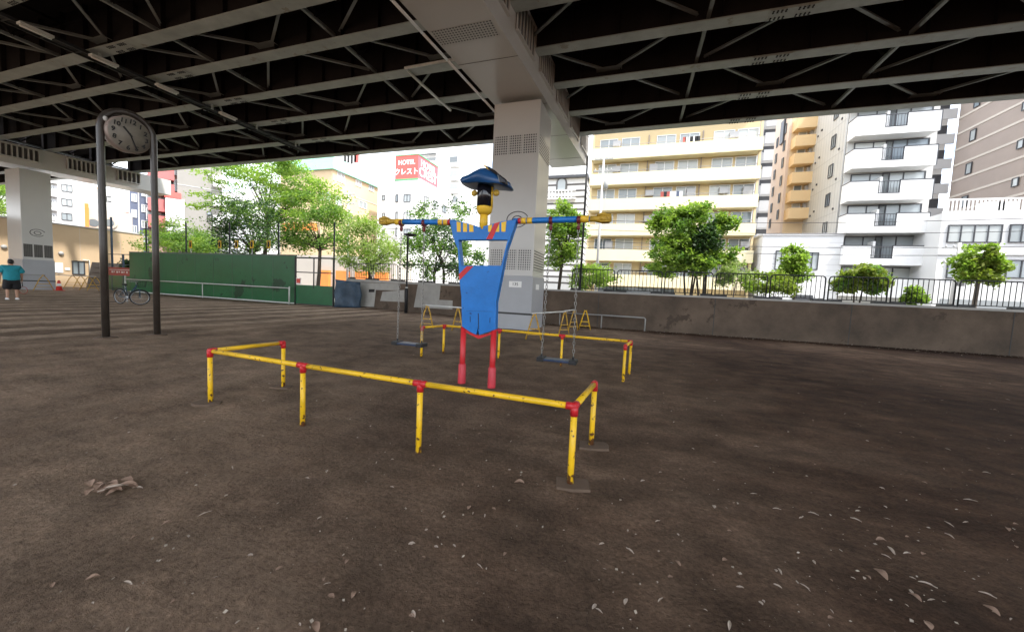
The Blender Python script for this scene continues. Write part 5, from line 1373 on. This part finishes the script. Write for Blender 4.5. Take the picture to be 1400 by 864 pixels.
def bl(px,py,rx,ry,Y,w=1,dep=None):       # crown lobe seen at a photo pixel with pixel radii, at distance Y
    c=gy(px,py,Y); a=gy(px+rx,py,Y); b_=gy(px,py-ry,Y); r1=abs(a.x-c.x); r3=abs(b_.z-c.z)
    return ((c.x,Y,c.z),(r1,dep or min(r1,3.0),r3),w)
def bs(px,Y): return (gy(px,395,Y).x,Y,.13)
# spreading tree
tree('wide light green tree spreading feathery tiers above the green wall',(gy(362,390,25.5).x,25.5,.1),
  [bl(325,250,42,20,25.5,.8),bl(290,278,26,12,25,.35),bl(390,246,55,28,25.5,2),bl(430,270,40,30,26,1.4),bl(370,285,50,24,25.5,1.3),bl(345,228,40,10,26,.5),bl(455,300,20,20,26,.4)],
  .2,330,30,.15,'leaf_spring',m2='leaf_mid',spread=.17,flat=.45,shell=.2)
tree('dense dark green tree close behind the green wall',(gy(345,390,22.8).x,22.8,.1),
  [bl(348,295,30,26,22.8,1.4),bl(342,320,34,25,22.8,1.5),bl(375,325,25,18,22.8,.8),bl(330,340,30,14,22.8,.6)],.13,150,34,.13,'leaf_dark',m2='leaf_mid',spread=.2)
tree('round bright bush with pale blossom over the left part of the green wall',(gy(252,390,23.2).x,23.2,.1),
  [bl(252,326,40,26,23.2,2),bl(222,336,18,18,23.2,.5),bl(280,336,18,16,23.2,.5)],.12,150,38,.13,'leaf_mid',m2='leaf_spring',spread=.16,shell=.75,name='bush',cat='bush',stems=3)
tree('forked green tree behind the gate bay',(gy(434,385,24.5).x,24.5,.1),
  [bl(430,310,32,28,24.5,1.4),bl(450,290,20,20,24.5,.6),bl(412,332,22,18,24.5,.6),bl(462,330,22,22,24.5,.7)],.16,130,30,.14,'leaf_mid',m2='leaf_spring',spread=.2,fork=.9)
tree('pale leaved tree with creamy new growth left of the swing arm',(gy(505,385,24).x,24,.1),
  [bl(500,325,30,30,24,1.4),bl(525,345,28,20,24,.9),bl(480,350,18,18,24,.5),bl(515,365,24,12,24,.5)],.14,150,28,.13,'leaf_cream',m2='leaf_spring',spread=.2)
tree('loose open tree with upright twigs behind the left swing',(gy(601,388,23.5).x,23.5,.1),
  [bl(600,330,45,30,23.5,1.6),bl(575,345,30,28,23.5,.8),bl(640,350,28,26,23.5,.8),bl(588,285,14,20,23.5,.18),bl(630,285,18,22,23.5,.2),bl(570,295,12,16,23.5,.12),bl(605,370,45,14,23.5,.6)],.17,190,26,.13,'leaf_mid',m2='leaf_dark',spread=.17,stems=2)
tree('slim fresh green tree right of the pier',(gy(765,392,23.2).x,23.2,.1),
  [bl(768,300,22,26,23.2,1.2),bl(772,330,28,28,23.2,1.4),bl(790,310,12,18,23.2,.4),bl(758,352,16,14,23.2,.4)],.12,140,28,.13,'leaf_spring',m2='leaf_mid',spread=.2)
tree('bright low shrub behind the railing right of the pier',(gy(808,395,22.6).x,22.6,.1),
  [bl(810,378,32,17,22.6,1.5),bl(790,388,14,10,22.6,.4)],.05,80,28,.11,'leaf_spring',name='shrub',cat='shrub',stems=4,spread=.2)
tree('full round tree, half light half dark, before the cream block',(gy(945,395,22.8).x,22.8,.1),
  [bl(922,312,38,28,22.8,1.4),bl(912,345,34,24,22.6,1.0),bl(908,364,32,16,22.6,.8),bl(955,362,28,14,22.8,.5),bl(945,294,32,15,22.8,.7),bl(986,312,24,18,23.2,.6),bl(990,346,18,14,23.2,.35)],.12,300,32,.13,'leaf_spring',m2='leaf_mid',spread=.17,stems=3)
tree('dark half of the full round tree, added as a second tree',(gy(962,395,23.4).x,23.4,.1),
  [bl(962,330,34,26,23.4,1.4),bl(950,345,26,20,23.2,.7)],.12,130,32,.12,'leaf_dark',m2='leaf_mid',spread=.18,stems=3)  # added second tree that gives the round tree its dark half
tree('thin whitish shrub with bare forks right of the full round tree',(gy(1000,400,23).x,23,.1),
  [bl(1008,370,28,14,23,1),bl(990,382,14,10,23,.4)],.06,70,18,.10,'leaf_cream',bark='bark_grey',name='shrub',cat='shrub',stems=3,spread=.2)
tree('flat green shrub behind the railing before the low house',(gy(1048,403,23.4).x,23.4,.1),
  [bl(1045,386,38,16,23.4,1.5),bl(1072,392,20,12,23.4,.5)],.05,100,28,.11,'leaf_olive',m2='leaf_spring',name='shrub',cat='shrub',stems=4,spread=.18)
tree('small bright upright tree before the low white house',(gy(1088,400,25).x,25,.1),
  [bl(1086,352,20,18,25,1.2),bl(1096,372,17,16,25,.7),bl(1078,375,12,12,25,.3)],.07,110,28,.12,'leaf_spring',spread=.2)
tree('round olive shrub on a short trunk before the white block',(gy(1172,406,23.5).x,23.5,.1),
  [bl(1174,378,36,17,23.5,2),bl(1158,388,24,12,23.5,.7),bl(1194,388,24,12,23.5,.7)],.07,140,36,.11,'leaf_olive',m2='leaf_mid',name='shrub',cat='shrub',stems=2,spread=.17,shell=.6)
tree('small vivid yellow green conifer behind the railing',(gy(1250,415,22.6).x,22.6,.1),
  [bl(1250,400,10,9,22.6,.8),bl(1250,412,19,9,22.6,1.2)],.04,70,30,.09,'leaf_spring',name='shrub',cat='shrub',spread=.2)
tree('light tree with a straight pale trunk before the white office',(gy(1334,415,23).x,23,.1),
  [bl(1338,350,28,18,23,1.5),bl(1318,362,20,16,23,.7),bl(1362,366,20,16,23,.7),bl(1340,378,34,12,23,.7)],.10,150,28,.11,'leaf_spring',m2='leaf_olive',bark='bark_grey',spread=.17)
tree('green tree at the left edge behind the tan building',(gy(-10,330,34).x,34,.1),
  [bl(-12,270,24,26,34,1.5),bl(0,285,14,14,34,.5)],.25,140,30,.24,'leaf_spring',m2='leaf_mid',spread=.18)
# potted plant by the red banner
c=gy(175,362,18.3); tree('small dark plant rising behind the red banner',(c.x,18.3,0),[((c.x,18.3,c.z-.1),(.5,.4,.5),1)],.03,16,18,.14,'leaf_dark',name='plant',cat='plant',spread=.3)

# ------------------------------------------------------------------ fallen leaves and crumbs
LV=[]
def leaf_shape(L_,W_,curl,bend,seed):
    r=random.Random(seed); vs=[]; fs=[]; n=7
    for i in range(n):
        u=i/(n-1); w=W_*math.sin(PI*min(1,u*.92+.05))**.8; x=(u-.5)*L_
        zz=bend*.6*math.sin(PI*u)+.003; side=curl*w*.45
        yo=.05*L_*math.sin(2.2*u+seed)
        vs+=[(x,yo-w,zz+side+.006*r.random()),(x,yo,zz),(x,yo+w,zz+side*1.2+.006*r.random())]
    for i in range(n-1):
        a=i*3; fs+=[(a,a+1,a+4,a+3),(a+1,a+2,a+5,a+4)]
    return vs,fs
for i,(L_,W_,cu,be,m_) in enumerate(((.085,.018,.5,.008,'leaf_pale'),(.11,.014,.9,.012,'leaf_pale'),(.07,.022,.35,.014,'leaf_brown'),(.12,.01,.8,.006,'leaf_pale'),(.06,.02,.2,.006,'leaf_pale'),(.095,.024,.7,.022,'leaf_brown'))):
    me=bpy.data.meshes.new('fallen_leaf'); vs,fs=leaf_shape(L_,W_,cu,be,i+1); me.from_pydata(vs,[],fs); me.polygons.foreach_set('use_smooth',[True]*len(fs)); me.materials.append(M[m_]); LV.append(me)
nl=0
def put_leaf(x,y,k,s=1.0,rz=None,label='dry curled leaf lying on the dirt of the playground',grp='dry leaves scattered on the dirt',lift=0):
    global nl
    o=bpy.data.objects.new('fallen_leaf',LV[k]); COL.objects.link(o)
    o.location=(x,y,gh(x,y)+.003+lift); o.rotation_euler=(random.uniform(-.08,.08),random.uniform(-.06,.06),random.uniform(0,6.28) if rz is None else rz); o.scale=(s,s,s)
    tag(o,label,'leaf',grp); nl+=1
spots=[(453,814,2,1.0),(563,745,4,1.2),(641,695,2,1.1),(710,662,5,1.5),(127,796,5,.9),(175,802,1,.9),(280,702,3,1.1),(228,716,5,.9),(1203,788,5,1.6),(1250,820,5,1.1),(1355,835,5,1.2),(1268,857,2,1.4),(1205,740,5,1.2),(1218,755,1,1.3),(1112,703,1,1),(1170,712,1,1),(976,696,4,1.2),(991,767,2,1),(1327,685,3,1.3),(1320,713,3,1),(1298,716,3,1),(1378,724,5,1),(1298,733,1,1),(432,860,5,1.2),(848,686,4,.8),(656,774,3,.8),(515,632,3,.8),(447,645,0,1),(420,655,0,.8),(1062,698,1,.9),(1206,668,4,1),(1210,693,4,.9),(1240,758,1,.9),(1262,757,2,.9),(1268,802,1,1.2),(1350,815,1,1),(1012,803,0,.8),(1063,804,0,.8),(1040,827,4,.8),(997,855,1,1)]
for px,py,k,s in spots:
    c=gz(px,py); put_leaf(c.x,c.y,k,s*.52)
for i in range(26):                                    # the little drift of leaves left of centre
    px=150+random.gauss(0,20); py=671+(px-150)*-.06+random.gauss(0,4); c=gz(px,py)
    put_leaf(c.x,c.y,random.choice([0,1,2,2,5,5,5]),random.uniform(.7,1.3),random.gauss(.5,.7),'dry leaf in the small drift of leaves at the left of the dirt','leaves in the small drift on the left',random.uniform(0,.03))
while nl<225:
    px=random.uniform(20,1390); py=random.uniform(510,860)
    if random.random()>(.22+.78*(px/1400)**1.3): continue
    c=gz(px,py); put_leaf(c.x,c.y,random.choice([0,0,1,3,4,2,2,5]),random.uniform(.2,.5))
b=MB(); rr=random.Random(3)
for i in range(1150):
    px=rr.uniform(-100,1500); py=470+rr.random()**1.4*420
    if rr.random()>(.3+.7*min(1,max(0,px/1300))): continue
    c=gz(px,py)
    if c.y>16: continue
    s=rr.choice([.003,.004,.005,.007,.011]); a=rr.uniform(0,6.28); z=gh(c.x,c.y)+.002; e=rr.uniform(.25,.8)
    ca,sa=math.cos(a)*s,math.sin(a)*s
    b.add([(c.x-ca,c.y-sa,z),(c.x+sa*e,c.y-ca*e,z),(c.x+ca,c.y+sa,z+s*.3),(c.x-sa*e,c.y+ca*e,z+s*.5)],[(0,1,2,3)])
for i in range(700):                                  # drift of litter along the foot of the wall
    s_=rr.uniform(0,24); p=WB+(WC-WB).normalized()*s_; n_=Vector((0,-1,0))*abs(rr.gauss(0,.5))
    c=p+n_-Vector((0,.05,0)); s=rr.uniform(.01,.035); a=rr.uniform(0,6.28); z=.006; ca,sa=math.cos(a)*s,math.sin(a)*s
    b.add([(c.x-ca,c.y-sa,z),(c.x+sa*.5,c.y-ca*.5,z),(c.x+ca,c.y+sa,z+s*.4),(c.x-sa*.5,c.y+ca*.5,z+s*.4)],[(0,1,2,3)])
tag(b.build('leaf_litter','litter'),'pale crumbs of broken leaves strewn over the dirt','leaf litter',kind='stuff')

# ------------------------------------------------------------------ light
w=bpy.data.worlds.new('World'); S.world=w; w.use_nodes=True; nt=w.node_tree; N=nt.nodes; L=nt.links
sky=N.new('ShaderNodeTexSky'); sky.sky_type='NISHITA'; sky.sun_disc=False
SUN_EL,SUN_AZ=R_(58),R_(112)       # azimuth clockwise from +Y
sky.sun_elevation=SUN_EL; sky.sun_rotation=SUN_AZ; sky.air_density=1.0; sky.dust_density=2.5; sky.ozone_density=1.0
tc=N.new('ShaderNodeTexCoord'); cn=N.new('ShaderNodeTexNoise'); cn.inputs['Scale'].default_value=2.2; cn.inputs['Detail'].default_value=6; cn.inputs['Roughness'].default_value=.6
mp=N.new('ShaderNodeMapping'); mp.inputs['Scale'].default_value=(1,1,2.6); L.new(tc.outputs['Generated'],mp.inputs['Vector']); L.new(mp.outputs['Vector'],cn.inputs['Vector'])
rp=N.new('ShaderNodeValToRGB'); rp.color_ramp.elements[0].position=.34; rp.color_ramp.elements[1].position=.62; L.new(cn.outputs['Fac'],rp.inputs['Fac'])
mx=N.new('ShaderNodeMix'); mx.data_type='RGBA'; L.new(rp.outputs['Color'],mx.inputs[0]); L.new(sky.outputs['Color'],mx.inputs[6]); mx.inputs[7].default_value=(9.5,9.7,10.0,1)
bg=N['Background']; L.new(mx.outputs[2],bg.inputs['Color']); bg.inputs['Strength'].default_value=.12
sl=bpy.data.lights.new('sun','SUN'); sl.energy=2.1; sl.angle=R_(3); sl.color=(1,.96,.9); so=bpy.data.objects.new('sun',sl); COL.objects.link(so)
sd=Vector((math.sin(SUN_AZ)*math.cos(SUN_EL),math.cos(SUN_AZ)*math.cos(SUN_EL),math.sin(SUN_EL)))
so.rotation_euler=sd.to_track_quat('Z','Y').to_euler(); so.location=(0,-10,60)

S.view_settings.view_transform='Standard'; S.view_settings.look='None'; S.view_settings.gamma=1; S.view_settings.use_curve_mapping=False
S.view_settings.exposure=1.95
S.render.engine='CYCLES'
cy=S.cycles; cy.use_denoising=True; cy.max_bounces=8; cy.diffuse_bounces=5; cy.glossy_bounces=3; cy.transmission_bounces=3; cy.use_adaptive_sampling=True; cy.adaptive_threshold=.012; cy.caustics_reflective=False; cy.caustics_refractive=False; cy.sample_clamp_indirect=6
